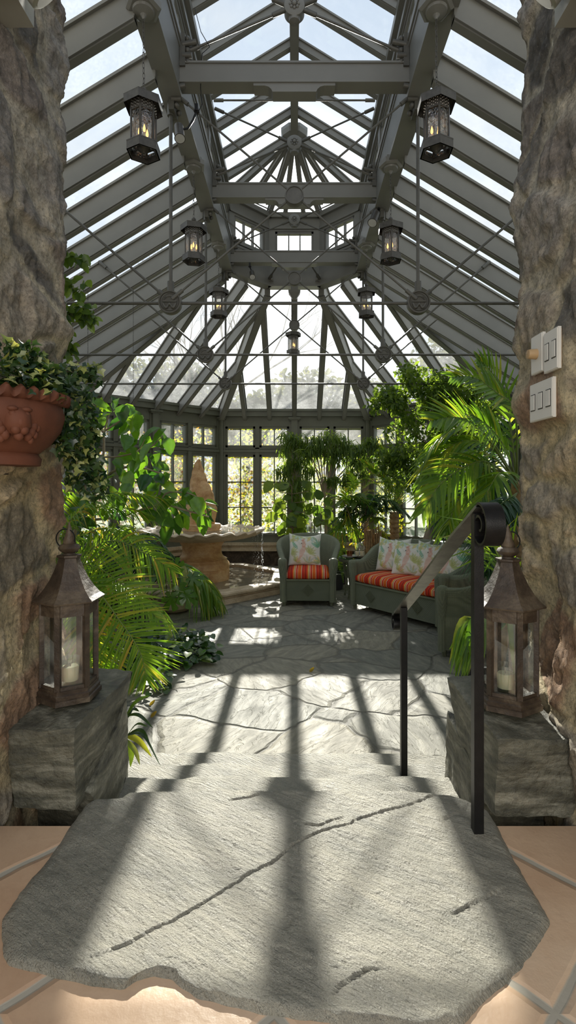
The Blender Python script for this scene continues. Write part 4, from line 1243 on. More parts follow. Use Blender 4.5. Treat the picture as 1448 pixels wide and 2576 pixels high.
# falling water threads
drops = MB()
def stream(px, z0, z1, d, thick):
    x = (px-740)/F*d; z = z0
    random.seed(px)
    while z > z1:
        t = (z0-z)/(z0-z1)
        l = random.uniform(0.008, 0.03)*(1-0.5*t)
        drops.ball((x+random.gauss(0, 0.006+0.006*t), d+random.gauss(0, 0.006), z), thick*random.uniform(0.6, 1.3), 6, (1, 1, l/0.006))
        z -= random.uniform(0.010, 0.035)
for px, d, th in ((660, 7.95, 0.0058), (658, 7.97, 0.0042), (648, 7.7, 0.0035), (641, 7.75, 0.003), (636, 8.3, 0.0026)):
    stream(px, 0.83, 0.12, d, th)
def mat_drop():
    t = NT('falling_water'); g = t.new('BsdfGlossy'); g.inputs['Roughness'].default_value = 0.1
    tl = t.new('BsdfTranslucent'); tl.inputs[0].default_value = (0.95, 0.97, 1, 1)
    m = t.new('MixShader'); m.inputs[0].default_value = 0.6; t.link(g.outputs[0], m.inputs[1]); t.link(tl.outputs[0], m.inputs[2]); t.link(m.outputs[0], t.out.inputs[0]); return t.m
M['drop'] = mat_drop()
drops.build('falling_water', M['drop'], smooth=60, label='thin streams of water falling from the bowl rim into the pool', cat='water', kind='stuff')

# ================================================================== WICKER FURNITURE
def mat_wicker():
    t = NT('green_wicker')
    w1 = t.new('TexWave', Scale=52.0, Distortion=0.4, bands_direction='X'); t.link(t.tc.outputs['Object'], w1.inputs['Vector'])
    w2 = t.new('TexWave', Scale=60.0, Distortion=0.4, bands_direction='Z'); t.link(t.tc.outputs['Object'], w2.inputs['Vector'])
    w3 = t.new('TexWave', Scale=52.0, Distortion=0.4, bands_direction='Y'); t.link(t.tc.outputs['Object'], w3.inputs['Vector'])
    h = t.math('ADD', t.math('MULTIPLY', w1.outputs['Fac'], w3.outputs['Fac']), t.math('MULTIPLY', w2.outputs['Fac'], 0.6))
    n = t.noise(6, 4)
    c = t.ramp(h, [(0.0, (0.05, 0.06, 0.038)), (0.5, (0.225, 0.25, 0.155)), (1.0, (0.39, 0.42, 0.275))])
    c = t.mix(t.mapr(n, 0.4, 0.7, 0, 0.3), c, (0.09, 0.11, 0.08))
    b = t.bump(h, 0.9, 0.006)
    t.bsdf(c, 0.42, 0, b, 0.5)
    return t.m
M['wicker'] = mat_wicker()
def smoothstep(x): x = max(0, min(1, x)); return x*x*(3-2*x)
def wicker_seat(name, w, dp, n, loc, rz, label, cat, group=None, hb=0.84, ha=0.60):
    t = root(name, loc, rz, label, cat, group)
    rc = 0.27
    path = []
    for k in range(9): path.append((-w/2, (dp-rc)*k/8, (-1, 0)))
    for k in range(1, 11):
        a = pi/2*k/10; path.append((-w/2+rc-rc*cos(a), dp-rc+rc*sin(a), (-cos(a), sin(a))))
    m = max(3, int((w-2*rc)/0.06))
    for k in range(1, m+1): path.append((-w/2+rc+(w-2*rc)*k/m, dp, (0, 1)))
    for k in range(1, 11):
        a = pi/2*k/10; path.append((w/2-rc+rc*sin(a), dp-rc+rc*cos(a), (sin(a), cos(a))))
    for k in range(1, 9): path.append((w/2, (dp-rc)*(1-k/8), (1, 0)))
    vs = []; cnt = None
    for (x, y, nm) in path:
        s = smoothstep((y-0.10)/(dp-0.12))
        cr = 1-(abs(x)/(w/2))**2.2
        h = ha + (hb-ha-0.05)*s + 0.05*s*cr
        fl = 0.015+0.105*s
        prof = [(0.0, 0.07), (0.0, 0.25), (0.006, 0.38), (0.35*fl, h-0.17), (0.75*fl, h-0.08), (fl+0.012, h-0.035), (fl+0.006, h-0.006), (fl-0.022, h+0.006), (fl-0.055, h-0.008), (fl-0.070, h-0.04), (0.45*fl-0.062, h-0.16), (-0.06, 0.40), (-0.06, 0.30)]
        cnt = len(prof)
        for o, z in prof: vs.append(Vector((x+nm[0]*o, y+nm[1]*o, z)))
    fs = []
    for i in range(len(path)-1):
        for j in range(cnt-1): fs.append((i*cnt+j, (i+1)*cnt+j, (i+1)*cnt+j+1, i*cnt+j+1))
    fs.append(tuple(range(cnt))); fs.append(tuple((len(path)-1)*cnt+j for j in range(cnt))[::-1])
    MB().add(vs, fs).build('backrest', M['wicker'], t, smooth=50, local=True)
    # rolled arm fronts running down into posts
    for s in (-1, 1):
        x = s*(w/2-0.032)
        pr = []
        for k in range(15):
            z = 0.055 + (ha-0.02-0.055)*k/14
            hw = 0.046 + 0.016*smoothstep((z-0.3)/0.28)
            pr.append((x+s*0.010*smoothstep((z-0.35)/0.2), z, hw))
        mb = MB(); vs = []
        for (xx, z, hw) in pr + [(x+s*0.010, ha+0.005, 0.05), (x+s*0.010, ha+0.018, 0.02)]:
            for k in range(12):
                a = 2*pi*k/12; vs.append(Vector((xx+hw*cos(a)*(1 if abs(cos(a)) < 0.9 else 0.97), -0.006+0.05*sin(a)*(hw/0.055), z)))
        nn = 17
        fs = [tuple(range(12))[::-1], tuple((nn-1)*12+k for k in range(12))]
        for j in range(nn-1):
            for k in range(12): fs.append((j*12+k, j*12+(k+1) % 12, (j+1)*12+(k+1) % 12, (j+1)*12+k))
        mb.add(vs, fs).build('arm_front', M['wicker'], t, smooth=60, local=True)
        for yy in (0.0, dp-0.08):
            MB().lathe([(0.019, 0.0), (0.022, 0.004), (0.026, 0.07), (0.001, 0.071)], 12, (s*(w/2-0.045), yy+0.01, 0)).build('leg', M['wicker'], t, smooth=50, local=True)
    sk = MB(); sk.box((-w/2+0.05, -0.012, 0.075), (w/2-0.05, 0.012, 0.335)); sk.box((-w/2+0.05, -0.022, 0.325), (w/2-0.05, 0.018, 0.345)); sk.box((-w/2+0.05, -0.018, 0.07), (w/2-0.05, 0.014, 0.085))
    sk.build('front_apron', M['wicker'], t, local=True)
    MB().box((-w/2+0.05, 0.0, 0.29), (w/2-0.05, dp-0.03, 0.335)).build('seat_deck', M['wicker'], t, local=True)
    cs = [0] if w < 1 else [-w*0.26, w*0.26]
    for c in cs:
        dm = MB()
        R_ = 0.075
        for i in range(-3, 4):
            o = i/3*R_; q = R_-abs(o)*0
            a1 = (c+(o-R_)/1.0, 0.21+0.0); 
            p0 = Vector((c+o/2-R_/2*1.0, -0.016, 0.205+o/2+R_/2)); p1 = Vector((c+o/2+R_/2, -0.016, 0.205+o/2-R_/2))
            dm.tube([p0, p1], 0.0035, 5)
            p0 = Vector((c+o/2-R_/2, -0.016, 0.205-o/2-R_/2)); p1 = Vector((c+o/2+R_/2, -0.016, 0.205-o/2+R_/2))
            dm.tube([p0, p1], 0.0035, 5)
        dm.build('diamond_weave', M['wicker'], t, local=True)
    return t
def mat_stripes():
    t = NT('orange_striped_fabric')
    sp = t.new('SeparateXYZ'); t.link(t.tc.outputs['Object'], sp.inputs[0])
    f = t.math('FRACT', t.math('MULTIPLY', t.math('ADD', sp.outputs[0], 5.03), 1/0.185))
    R_, O_, Y_, W_, K_, D_ = (0.52, 0.035, 0.018), (0.66, 0.13, 0.02), (0.72, 0.42, 0.13), (0.80, 0.68, 0.50), (0.07, 0.012, 0.018), (0.60, 0.07, 0.02)
    c = t.ramp(f, [(0.0, K_), (0.02, R_), (0.10, D_), (0.15, O_), (0.19, Y_), (0.245, (0.62, 0.50, 0.22)), (0.265, K_), (0.285, D_), (0.30, W_), (0.315, D_), (0.335, W_), (0.355, D_), (0.40, R_), (0.47, W_), (0.485, O_), (0.72, O_), (0.73, W_), (0.755, K_), (0.775, R_), (0.90, R_), (0.93, D_), (0.985, K_)], 'CONSTANT')
    n = t.noise(400, 2)
    t.bsdf(t.mix(0.25, c, t.ramp(n, [(0.3, (0.3, 0.3, 0.3)), (0.7, (1, 1, 1))]), 'MULTIPLY'), 0.85, 0, t.bump(n, 0.25, 0.002), 0.15)
    return t.m
M['stripe'] = mat_stripes()
def seat_cushion(w, dp, th, loc, rz, label):
    mb = MB(); nx, ny = max(10, int(w/0.03)), 16; vs = []
    def pt(u, v, s):
        ex = 1-abs(u)**8; ey = 1-abs(v)**8
        e = max(0, ex*ey)
        hh = th/2*(0.45+0.55*e**0.4) + 0.012*(1-u*u)*(1-v*v)*(1 if s > 0 else 0.2)
        k = 1 - 0.02*(1-e)
        return Vector((u*w/2*k, v*dp/2*k, s*hh + th/2))
    for s in (-1, 1):
        for i in range(nx+1):
            for j in range(ny+1): vs.append(pt(-1+2*i/nx, -1+2*j/ny, s))
    n1 = (nx+1)*(ny+1); fs = []
    for i in range(nx):
        for j in range(ny):
            a = i*(ny+1)+j; fs.append((a, a+1, a+ny+2, a+ny+1)); fs.append((n1+a, n1+a+ny+1, n1+a+ny+2, n1+a+1))
    def wall(idx):
        for a, b in zip(idx[:-1], idx[1:]): fs.append((a, b, b+n1, a+n1))
    wall([i*(ny+1) for i in range(nx+1)]); wall([nx*(ny+1)+j for j in range(ny+1)])
    wall([i*(ny+1)+ny for i in range(nx, -1, -1)]); wall([j for j in range(ny, -1, -1)])
    t = root('seat_cushion', loc, rz, label, 'seat cushion', 'orange striped seat cushions')
    MB().add(vs, fs).build('cover', M['stripe'], t, smooth=75, local=True)
    return t
# parrot and leaf print as colours woven into the cover
def pillow_print(u, v):
    """u, v in 0..1 ; returns colour"""
    base = (0.74, 0.73, 0.66)
    c = base
    def mixc(a, b, k): return tuple(a[i]*(1-k)+b[i]*k for i in range(3))
    w = noise.noise(Vector((u*9, v*9, 1)))*0.02
    def leafm(cx, cy, ang, L, W, col, fing=0):
        nonlocal c
        dx, dy = u+w-cx, v+w-cy
        a = dx*cos(ang)+dy*sin(ang); b = -dx*sin(ang)+dy*cos(ang)
        if 0 < a < L:
            hw = W*sin(pi*(a/L)**0.8)
            if fing: hw *= 0.55+0.45*abs(sin(a/L*fing*pi))
            if abs(b) < hw:
                k = 0.75+0.2*noise.noise(Vector((u*25, v*25, 4)))
                if abs(b) < 0.006: k = 0.45
                c = mixc(c, col, max(0, min(1, k)))
    g1, g2, g3, yl, tl = (0.40, 0.47, 0.16), (0.24, 0.40, 0.20), (0.12, 0.40, 0.26), (0.66, 0.55, 0.14), (0.42, 0.58, 0.52)
    for k in range(6): leafm(0.12, 0.84, -2.2+k*0.75, 0.19, 0.035, g1 if k % 2 else yl)
    for k in range(5): leafm(0.30, 0.98, -2.7+k*0.5, 0.26, 0.04, tl if k % 2 else g1)
    for k in range(4): leafm(0.70, 0.93, -2.9+k*0.7, 0.25, 0.045, (g1, yl, tl, g2)[k])
    leafm(0.10, 0.72, -0.9, 0.30, 0.055, g3, 5)
    for k in range(7): leafm(0.62, 0.38, -0.4+k*0.42, 0.26, 0.035, g1 if k % 2 else (0.50, 0.52, 0.18))
    for k in range(5): leafm(0.92, 0.55, 1.2+k*0.35, 0.30, 0.04, g2 if k % 2 else g3)
    for k in range(5): leafm(0.60, 0.06, 0.3+k*0.5, 0.27, 0.03, tl if k % 2 else g1, 6)
    for k in range(5): leafm(0.06, 0.40, -0.9+k*0.45, 0.24, 0.05, g1 if k % 2 else (0.50, 0.52, 0.22))
    for k in range(5): leafm(0.22, 0.10, -0.2+k*0.5, 0.2, 0.04, yl if k % 2 else g1)
    for k in range(4): leafm(0.98, 0.10, 2.0+k*0.4, 0.25, 0.04, g2 if k % 2 else yl)
    # pink cockatoo-like bird: tail, body, head, crest, beak
    pk, pk2 = (0.66, 0.34, 0.26), (0.74, 0.48, 0.40)
    def ell(cx, cy, rx, ry, ang, col, k=0.85):
        nonlocal c
        dx, dy = u-cx, v-cy; a = dx*cos(ang)+dy*sin(ang); b = -dx*sin(ang)+dy*cos(ang)
        if (a/rx)**2+(b/ry)**2 < 1: c = mixc(c, col, k*(0.8+0.35*noise.noise(Vector((u*40, v*40, 8)))))
    ell(0.33, 0.20, 0.15, 0.035, 1.0, pk2); ell(0.42, 0.42, 0.19, 0.075, 1.2, pk2); ell(0.46, 0.62, 0.085, 0.065, 1.4, pk); ell(0.45, 0.72, 0.055, 0.048, 0, pk)
    for k in range(5): leafm(0.44, 0.75, 1.1+k*0.38, 0.10, 0.012, (0.60, 0.24, 0.16))
    ell(0.395, 0.665, 0.022, 0.014, 1.2, (0.09, 0.04, 0.03), 1.0); ell(0.45, 0.72, 0.008, 0.008, 0, (0.05, 0.02, 0.02), 1)
    return (*c, 1)
def mat_fabric(name):
    t = NT(name); at = t.new('VertexColor', layer_name='tint')
    n = t.noise(500, 2); w = t.noise(14, 3)
    c = t.mix(0.2, at.outputs[0], t.ramp(n, [(0.3, (0.5, 0.5, 0.5)), (0.7, (1, 1, 1))]), 'MULTIPLY')
    t.bsdf(c, 0.85, 0, t.bump(w, 0.5, 0.02, t.bump(n, 0.3, 0.002)), 0.15); return t.m
M['print'] = mat_fabric('parrot_print_fabric')
def make_pillow(sz=0.45, th=0.15, n=84, seed=0):
    vs = []; cols = []
    for s in (-1, 1):
        for i in range(n+1):
            for j in range(n+1):
                u, v = -1+2*i/n, -1+2*j/n
                e = max(0, (1-u*u)*(1-v*v))
                y = s*th/2*e**0.45 + (noise.noise(Vector((u*3+seed, v*3, s*2)))*0.012)*e**0.3
                k = 1 - 0.075*(1-abs(u)**2)*(abs(v)**4) ; k2 = 1 - 0.075*(1-abs(v)**2)*(abs(u)**4)
                sag = -0.03*(1-u*u)*max(0, v)**3
                vs.append(Vector((u*sz/2*k2, y, v*sz/2*k + sag + sz/2)))
                cols.append(pillow_print((u+1)/2, (v+1)/2))
    n1 = (n+1)**2; fs = []
    for i in range(n):
        for j in range(n):
            a = i*(n+1)+j; fs.append((a, a+n+1, a+n+2, a+1)); fs.append((n1+a, n1+a+1, n1+a+n+2, n1+a+n+1))
    def wall(idx):
        for a, b in zip(idx[:-1], idx[1:]): fs.append((a, a+n1, b+n1, b))
    wall([i*(n+1) for i in range(n+1)]); wall([n*(n+1)+j for j in range(n+1)]); wall([i*(n+1)+n for i in range(n, -1, -1)]); wall([j for j in range(n, -1, -1)])
    o = MB().add(vs, fs).build('throw_pillow', M['print'], smooth=80, colors=cols, noshift=True)
    return o
pil0 = make_pillow()
pillows_used = [0]
def place_pillow(loc, rz, tilt, label, roll=0.0, s=1.0):
    o = pil0 if pillows_used[0] == 0 else link(pil0.copy())
    pillows_used[0] += 1
    o.location = loc; o.rotation_euler = (tilt, roll, rz); o.scale = (s, s, s)
    tag(o, label, 'pillow', 'parrot print pillows')
# armchair beside the fountain
AC = Vector((0.175, 6.67, 0)); arz = radians(-2)
wicker_seat('wicker_armchair', 0.70, 0.66, 0, AC, arz, 'green wicker armchair with one parrot pillow, between fountain and table', 'armchair', 'green wicker armchairs', hb=0.87)
Ra = Matrix.Rotation(arz, 3, 'Z')
seat_cushion(0.565, 0.58, 0.125, AC + Ra @ Vector((0, 0.262, 0.333)), arz, 'orange striped cushion on the single armchair by the fountain')
place_pillow(AC + Ra @ Vector((-0.05, 0.40, 0.452)), arz+radians(2), radians(-14), 'parrot print pillow alone on the armchair by the fountain', radians(1.5))
# loveseat, turned towards the middle of the room
l0 = G(885, 1531).xy; l1 = G(1096, 1588).xy
ld = (l1-l0); lw = 1.36; lrz = atan2(ld.y, ld.x)
LC = Vector(((l0.x+l1.x)/2+0.03, (l0.y+l1.y)/2+0.0, 0))
wicker_seat('wicker_loveseat', lw, 0.70, 0, LC, lrz, 'green wicker two-seat sofa with a row of parrot pillows', 'sofa', hb=0.86)
Rl = Matrix.Rotation(lrz, 3, 'Z')
seat_cushion(lw-0.135, 0.60, 0.125, LC + Rl @ Vector((0, 0.272, 0.333)), lrz, 'long orange striped cushion on the wicker sofa')
place_pillow(LC + Rl @ Vector((-0.40, 0.42, 0.452)), lrz+radians(16), radians(-16), 'parrot print pillow at the far left end of the sofa')
place_pillow(LC + Rl @ Vector((-0.06, 0.35, 0.452)), lrz+radians(22), radians(-20), 'parrot print pillow in front at the middle of the sofa')
place_pillow(LC + Rl @ Vector((0.22, 0.42, 0.452)), lrz+radians(12), radians(-16), 'parrot print pillow partly behind the handrail on the sofa')
place_pillow(LC + Rl @ Vector((0.46, 0.42, 0.452)), lrz+radians(-6), radians(-18), 'parrot print pillow at the near right end of the sofa')
# second armchair, seen from its side, facing left
BC = Vector((1.45, 5.00, 0))
brz = radians(-108)
wicker_seat('wicker_armchair', 0.70, 0.66, 0, BC, brz, 'green wicker armchair seen from the side behind the railing', 'armchair', 'green wicker armchairs', hb=0.87, ha=0.63)
Rb = Matrix.Rotation(brz, 3, 'Z')
seat_cushion(0.565, 0.58, 0.125, BC + Rb @ Vector((0, 0.262, 0.333)), brz, 'orange striped cushion on the side-on armchair behind the railing')

# side table ---------------------------------------------------------------
TC = Vector((0.86, 7.20, 0))
tb = root('side_table', TC, 0, 'round green wicker table with glass top between chair and sofa', 'side table')
MB().lathe([(0.001, 0.50), (0.235, 0.50), (0.25, 0.512), (0.255, 0.53), (0.245, 0.548), (0.001, 0.55)], 40, tuple(TC)).build('table_top', M['wicker'], tb, smooth=40)
MB().lathe([(0.001, 0.552), (0.232, 0.552), (0.235, 0.556), (0.232, 0.560), (0.001, 0.5605)], 40, tuple(TC)).build('glass_top', M['glass_green'], tb, smooth=40)
for k in range(4):
    a = pi/4+pi/2*k+0.1; x, y = cos(a), sin(a)
    MB().tube([TC+Vector((x*0.20, y*0.20, 0.50)), TC+Vector((x*0.19, y*0.19, 0.38)), TC+Vector((x*0.15, y*0.15, 0.2)), TC+Vector((x*0.19, y*0.19, 0.0))], [0.024, 0.022, 0.016, 0.016], 10).build('leg', M['wicker'], tb, smooth=60)
TT = 0.561
bw = P(878, 0, 7.05)
MB().lathe([(0.045, 0), (0.05, 0.004), (0.085, 0.022), (0.105, 0.034), (0.10, 0.036), (0.07, 0.018), (0.001, 0.010)], 32, (bw.x, 7.05, TT)).build('bowl', M['ceramic'], smooth=40, label='shallow grey bowl on the round table', cat='bowl')
MB().lathe([(0.034, 0.0), (0.042, 0.085), (0.040, 0.085), (0.032, 0.004), (0.001, 0.003)], 24, (bw.x+0.005, 7.05, TT+0.0125)).build('tumbler', M['amber'], smooth=40, label='amber glass tumbler standing in the shallow bowl', cat='glass')
jx = P(904, 0, 7.2).x
jl = root('jar_lantern', (jx, 7.2, TT), 0, 'clear glass jar with wire handle on a small tray, on the table', 'jar lantern')
MB().lathe([(0.001, 0.0), (0.115, 0.0), (0.12, 0.012), (0.11, 0.010), (0.001, 0.008)], 28, (jx, 7.2, TT)).build('tray', M['rust'], jl, smooth=40)
MB().lathe([(0.072, 0.012), (0.08, 0.02), (0.08, 0.13), (0.06, 0.165), (0.045, 0.175), (0.045, 0.20), (0.042, 0.20), (0.042, 0.175), (0.001, 0.170)], 28, (jx, 7.2, TT)).build('jar', M['glass_clear'], jl, smooth=60)
mb = MB(); mb.tube([(jx+0.082*cos(a), 7.19, TT+0.145-0.075*sin(a)*1.0) for a in [pi*k/14 for k in range(15)]], 0.0025, 6); mb.build('wire_handle', M['iron'], jl, smooth=60)
for s in (-1, 1):
    MB().lathe([(0.026, 0.013), (0.028, 0.07), (0.022, 0.075), (0.001, 0.074)], 16, (jx+s*0.034, 7.2, TT)).build('candle_stub', M['wax'], jl, smooth=50)

gb = root('glass_globe', P(222, 1108, 5.4), 0, 'small ribbed clear glass globe hanging on the chain at far left', 'hanging globe')
MB().ball((0, 0, 0.03), 0.052, 20, (1, 1, 0.9)).build('globe', M['glass_seed'], gb, smooth=60, local=True)
mb = MB()
for k in range(6):
    a = pi*k/6; mb.torus((0, 0, 0.03), 0.053, 0.0015, 24, 5, Matrix.Rotation(a, 3, 'Z') @ Matrix.Rotation(pi/2, 3, 'X'))
mb.tube([(0, 0, 0.075), (0, 0, 0.11)], 0.003, 6); mb.build('wire_ribs', M['iron'], gb, smooth=60, local=True)
# ================================================================== PLANTS
def rv(): return Vector((random.gauss(0, 1), random.gauss(0, 1), random.gauss(0, 1))).normalized()
def bez(p, n):
    """smooth curve through the given points"""
    p = [Vector(q) for q in p]
    if len(p) == 2: return [p[0].lerp(p[1], k/(n-1)) for k in range(n)]
    P_ = [p[0]*2-p[1]] + p + [p[-1]*2-p[-2]]
    out = []
    for k in range(n):
        t = k/(n-1)*(len(p)-1); i = min(int(t), len(p)-2); t -= i
        a, b, c, d = P_[i:i+4]
        out.append(0.5*((2*b)+(c-a)*t+(2*a-5*b+4*c-d)*t*t+(3*b-a-3*c+d)*t**3))
    return out
def frond(pts, mat, parent, L=0.28, W=0.02, n=34, droop=0.35, vee=0.35, up=None, taper=0.55, ang=48, start=0.18, rr=0.005, jit=0.12, name='frond', tip=1.0, stem='stem'):
    """pinnate palm leaf: a rib with two rows of long leaflets"""
    sp = bez(pts, 40)
    mb = MB(); cols = []
    def emit(base, d, nrm, l, w, c):
        sd_ = d.cross(nrm)
        if sd_.length < 1e-5: return
        sd_.normalize(); nn = sd_.cross(d).normalized()
        vs = []; N = 4
        for i in range(N+1):
            t = i/N
            p = base + d*(l*t) - Vector((0, 0, 1))*(droop*l*t*t)
            ww = w*(0.55+0.45*min(1, t*4))*(1-t**2.2)**0.9*0.5 if t < 1 else 0.0004
            vs += [p - sd_*ww + nn*ww*0.5, p, p + sd_*ww + nn*ww*0.5]
        k = len(mb.v)
        mb.v.extend(vs); cols.extend([(c, c, c, 1)]*len(vs))
        for i in range(N):
            a = k+i*3
            mb.f.append((a, a+3, a+4, a+1)); mb.f.append((a+1, a+4, a+5, a+2))
    for k in range(n):
        t = start + (1-start)*(k+0.3)/n
        i = min(38, int(t*39)); p = sp[i].lerp(sp[i+1], t*39-i)
        d = (sp[i+1]-sp[i]).normalized()
        u = Vector(up) if up is not None else Vector((0, 0, 1))
        s = d.cross(u)
        if s.length < 0.1: s = d.cross(Vector((0, 1, 0)))
        s.normalize(); nn = s.cross(d).normalized()
        env = (0.45+0.55*sin(pi*min(1, (t-start)/(1-start)*0.9+0.12)))*(1-(1-taper)*max(0, (t-0.6)/0.4))
        a = radians(ang*(1-0.45*max(0, (t-0.5)/0.5)*tip))
        for sg in (-1, 1):
            dd = (d*cos(a) + s*sg*sin(a) + nn*vee).normalized() + rv()*jit
            emit(p, dd.normalized(), nn + rv()*0.25, L*env*random.uniform(0.85, 1.1), W, random.random())
    fo_ = MB(); fo_.v = mb.v; fo_.f = mb.f
    rib = MB().tube(sp, [rr*(1-0.7*i/39) for i in range(40)], 6)
    ro = rib.build(name, M[stem], parent, smooth=60)
    fo_.build('leaflets', mat, ro, smooth=180, colors=cols)
    return ro
def pot(c, r, h, parent, mat='darkpot', name='pot'):
    o = MB().lathe([(r*0.72, 0), (r*0.95, h*0.85), (r*1.04, h*0.86), (r*1.05, h), (r*0.93, h), (r*0.9, h*0.9), (0.001, h*0.9)], 28, c).build(name, M[mat], parent, smooth=40)
    return o

# ---- left: large pinnate palm by the candle lantern
def px(*t): return [P(*q) for q in t]
def radial_fronds(c, n, L, rise, mat, parent, tw=(0, 360), **kw):
    for k in range(n):
        a = radians(tw[0] + (tw[1]-tw[0])*(k+random.uniform(0.2, 0.8))/n)
        l = L*random.uniform(0.8, 1.1); rs = rise*random.uniform(0.6, 1.3)
        h = Vector((cos(a), sin(a), 0))
        pts_ = [c, c+h*l*0.3+Vector((0, 0, rs*0.55)), c+h*l*0.7+Vector((0, 0, rs*0.75)), c+h*l+Vector((0, 0, rs*0.35))]
        frond(pts_, mat, parent, **kw)

pa = root('potted_palm', (-1.35, 3.2, 0), label='large feathery palm with yellow-green arching fronds behind the left lantern', cat='palm')
pot((-1.35, 3.2, 0), 0.20, 0.36, pa)
b0 = Vector((-1.35, 3.2, 0.42))
MB().tube([(-1.35, 3.2, 0.3), (-1.34, 3.2, 0.5), (-1.32, 3.21, 0.72)], [0.06, 0.05, 0.035], 10).build('trunk', M['husk'], pa, smooth=60)
KW = dict(L=0.34, W=0.0135, n=38, droop=0.12, vee=0.10, ang=58, up=(0.1, -0.9, 0.35))
frond(px((150,1440,3.1),(235,1478,2.85),(300,1560,2.7),(352,1640,2.6),(368,1712,2.55)), LG['palm'], pa, **{**KW, 'L': 0.30, 'n': 44})
frond(px((130,1470,3.1),(200,1500,2.95),(235,1570,2.85),(258,1640,2.8),(275,1690,2.8)), LG['palm'], pa, **{**KW, 'L': 0.27})
frond(px((150,1440,3.2),(215,1390,3.1),(290,1360,3.2),(380,1400,3.3),(440,1440,3.4)), LG['palm'], pa, **{**KW, 'droop': 0.5, 'L': 0.26})
frond(px((140,1450,3.2),(170,1320,3.1),(260,1250,3.2),(350,1245,3.3),(440,1262,3.4)), LG['palm'], pa, L=0.30, W=0.012, n=50, droop=0.75, vee=0.3, ang=60)
frond(px((140,1450,3.2),(150,1330,3.2),(230,1280,3.3),(330,1282,3.4),(400,1310,3.5)), LG['palm'], pa, L=0.28, W=0.012, n=48, droop=0.7, vee=0.3, ang=60)
frond(px((140,1450,3.3),(160,1380,3.3),(250,1330,3.4),(340,1350,3.5),(400,1405,3.6)), LG['palm'], pa, L=0.26, W=0.013, n=44, droop=0.6, vee=0.2, ang=60)
frond(px((150,1450,3.1),(190,1420,3.0),(250,1430,2.9),(330,1490,2.9),(400,1560,2.9)), LG['palm'], pa, **{**KW, 'L': 0.24, 'W': 0.015})
frond(px((150,1460,3.3),(215,1460,3.3),(300,1480,3.35),(380,1520,3.4),(430,1580,3.4)), LG['palm'], pa, L=0.26, W=0.013, n=40, droop=0.5, vee=0.2, ang=55)
frond(px((140,1450,3.4),(180,1340,3.4),(210,1240,3.5),(280,1200,3.6)), LG['palm'], pa, L=0.30, W=0.013, n=44, droop=0.3, vee=0.3, ang=45)
frond(px((140,1460,3.0),(180,1450,2.9),(215,1500,2.8),(225,1600,2.7),(240,1680,2.7)), LG['palm'], pa, **{**KW, 'L': 0.25, 'n': 38})

# ---- left: dark blue-green palm by the pool planter
pl = root('planter_palm', (-1.50, 6.42, 0), label='drooping palm in a round stone planter at the pool edge', cat='palm')
MB().lathe([(0.14, 0), (0.20, 0.02), (0.235, 0.06), (0.235, 0.10), (0.215, 0.125), (0.19, 0.135), (0.20, 0.15), (0.215, 0.17), (0.20, 0.185), (0.17, 0.185), (0.001, 0.17)], 32, (-1.50, 6.42, 0)).build('planter', M['travpale'], pl, smooth=40)
o = P(425, 1440, 6.4)
frond(px((425,1535,6.4),(418,1450,6.4),(450,1420,6.3),(510,1455,6.2),(555,1520,6.1)), LG['kentia'], pl, L=0.45, W=0.045, n=26, droop=0.85, vee=0.1, ang=50, start=0.3)
frond(px((425,1535,6.4),(432,1470,6.35),(480,1450,6.2),(520,1500,6.1),(525,1545,6.1)), LG['kentia'], pl, L=0.38, W=0.04, n=24, droop=0.9, vee=0.1, ang=50, start=0.3)
frond(px((425,1535,6.4),(415,1460,6.4),(385,1415,6.4),(330,1410,6.3),(290,1440,6.3)), LG['bluepalm'], pl, L=0.42, W=0.035, n=26, droop=0.8, vee=0.1, ang=50, start=0.3)
frond(px((425,1535,6.4),(440,1440,6.6),(400,1380,6.7),(330,1365,6.7),(280,1400,6.7)), LG['bluepalm'], pl, L=0.45, W=0.035, n=28, droop=0.8, vee=0.1, ang=50, start=0.3)
pm = root('bamboo_palm', (-2.25, 6.1, 0), label='dense dark green palm clump between the feathery palm and the pool', cat='palm')
pot((-2.25, 6.1, 0), 0.2, 0.3, pm)
for k in range(15):
    a = radians(random.uniform(-110, 80)); l = random.uniform(0.55, 1.0); c = Vector((-2.25, 6.1, 0.3)); h = Vector((cos(a), sin(a)*0.7, 0)); rs = random.uniform(0.35, 0.85)
    frond([c, c+h*l*0.25+Vector((0,0,rs*0.75)), c+h*l*0.65+Vector((0,0,rs)), c+h*l+Vector((0,0,rs*0.6))], LG['bluepalm' if k % 2 else 'palm'], pm, L=0.34, W=0.028, n=22, droop=0.7, vee=0.1, start=0.35)
# monstera
mo = root('monstera', (-1.75, 5.7, 0), label='small split-leaf plant with round notched leaves beside the pool planter', cat='plant')
pot((-1.75, 5.7, 0), 0.13, 0.2, mo)
def split_leaf(c, d, nrm, s, parent):
    d = Vector(d).normalized(); nrm = Vector(nrm).normalized(); sd_ = d.cross(nrm).normalized(); nrm = sd_.cross(d)
    vs = [Vector(c)]; N = 48; fs = []
    for k in range(N):
        a = -pi*0.93 + 2*pi*0.93*k/(N-1)
        r = (0.62+0.38*cos(a*0.5)) * (1 if (k % 8) not in (0, 1) or k < 4 or k > N-5 else 0.42)
        x, y = sin(a)*r*0.55, 0.35+cos(a)*r*0.6
        vs.append(Vector(c)+(sd_*x + d*y)*s - nrm*(x*x*0.5+y*y*0.3)*s)
    vs.append(Vector(c)+d*0.2*s)
    for k in range(1, N): fs.append((N+1, k, k+1))
    cols = [(0.4, 0.4, 0.4, 1)]*len(vs)
    MB().add(vs, fs).build('leaf', LG['magnolia'], parent, smooth=180, colors=cols)
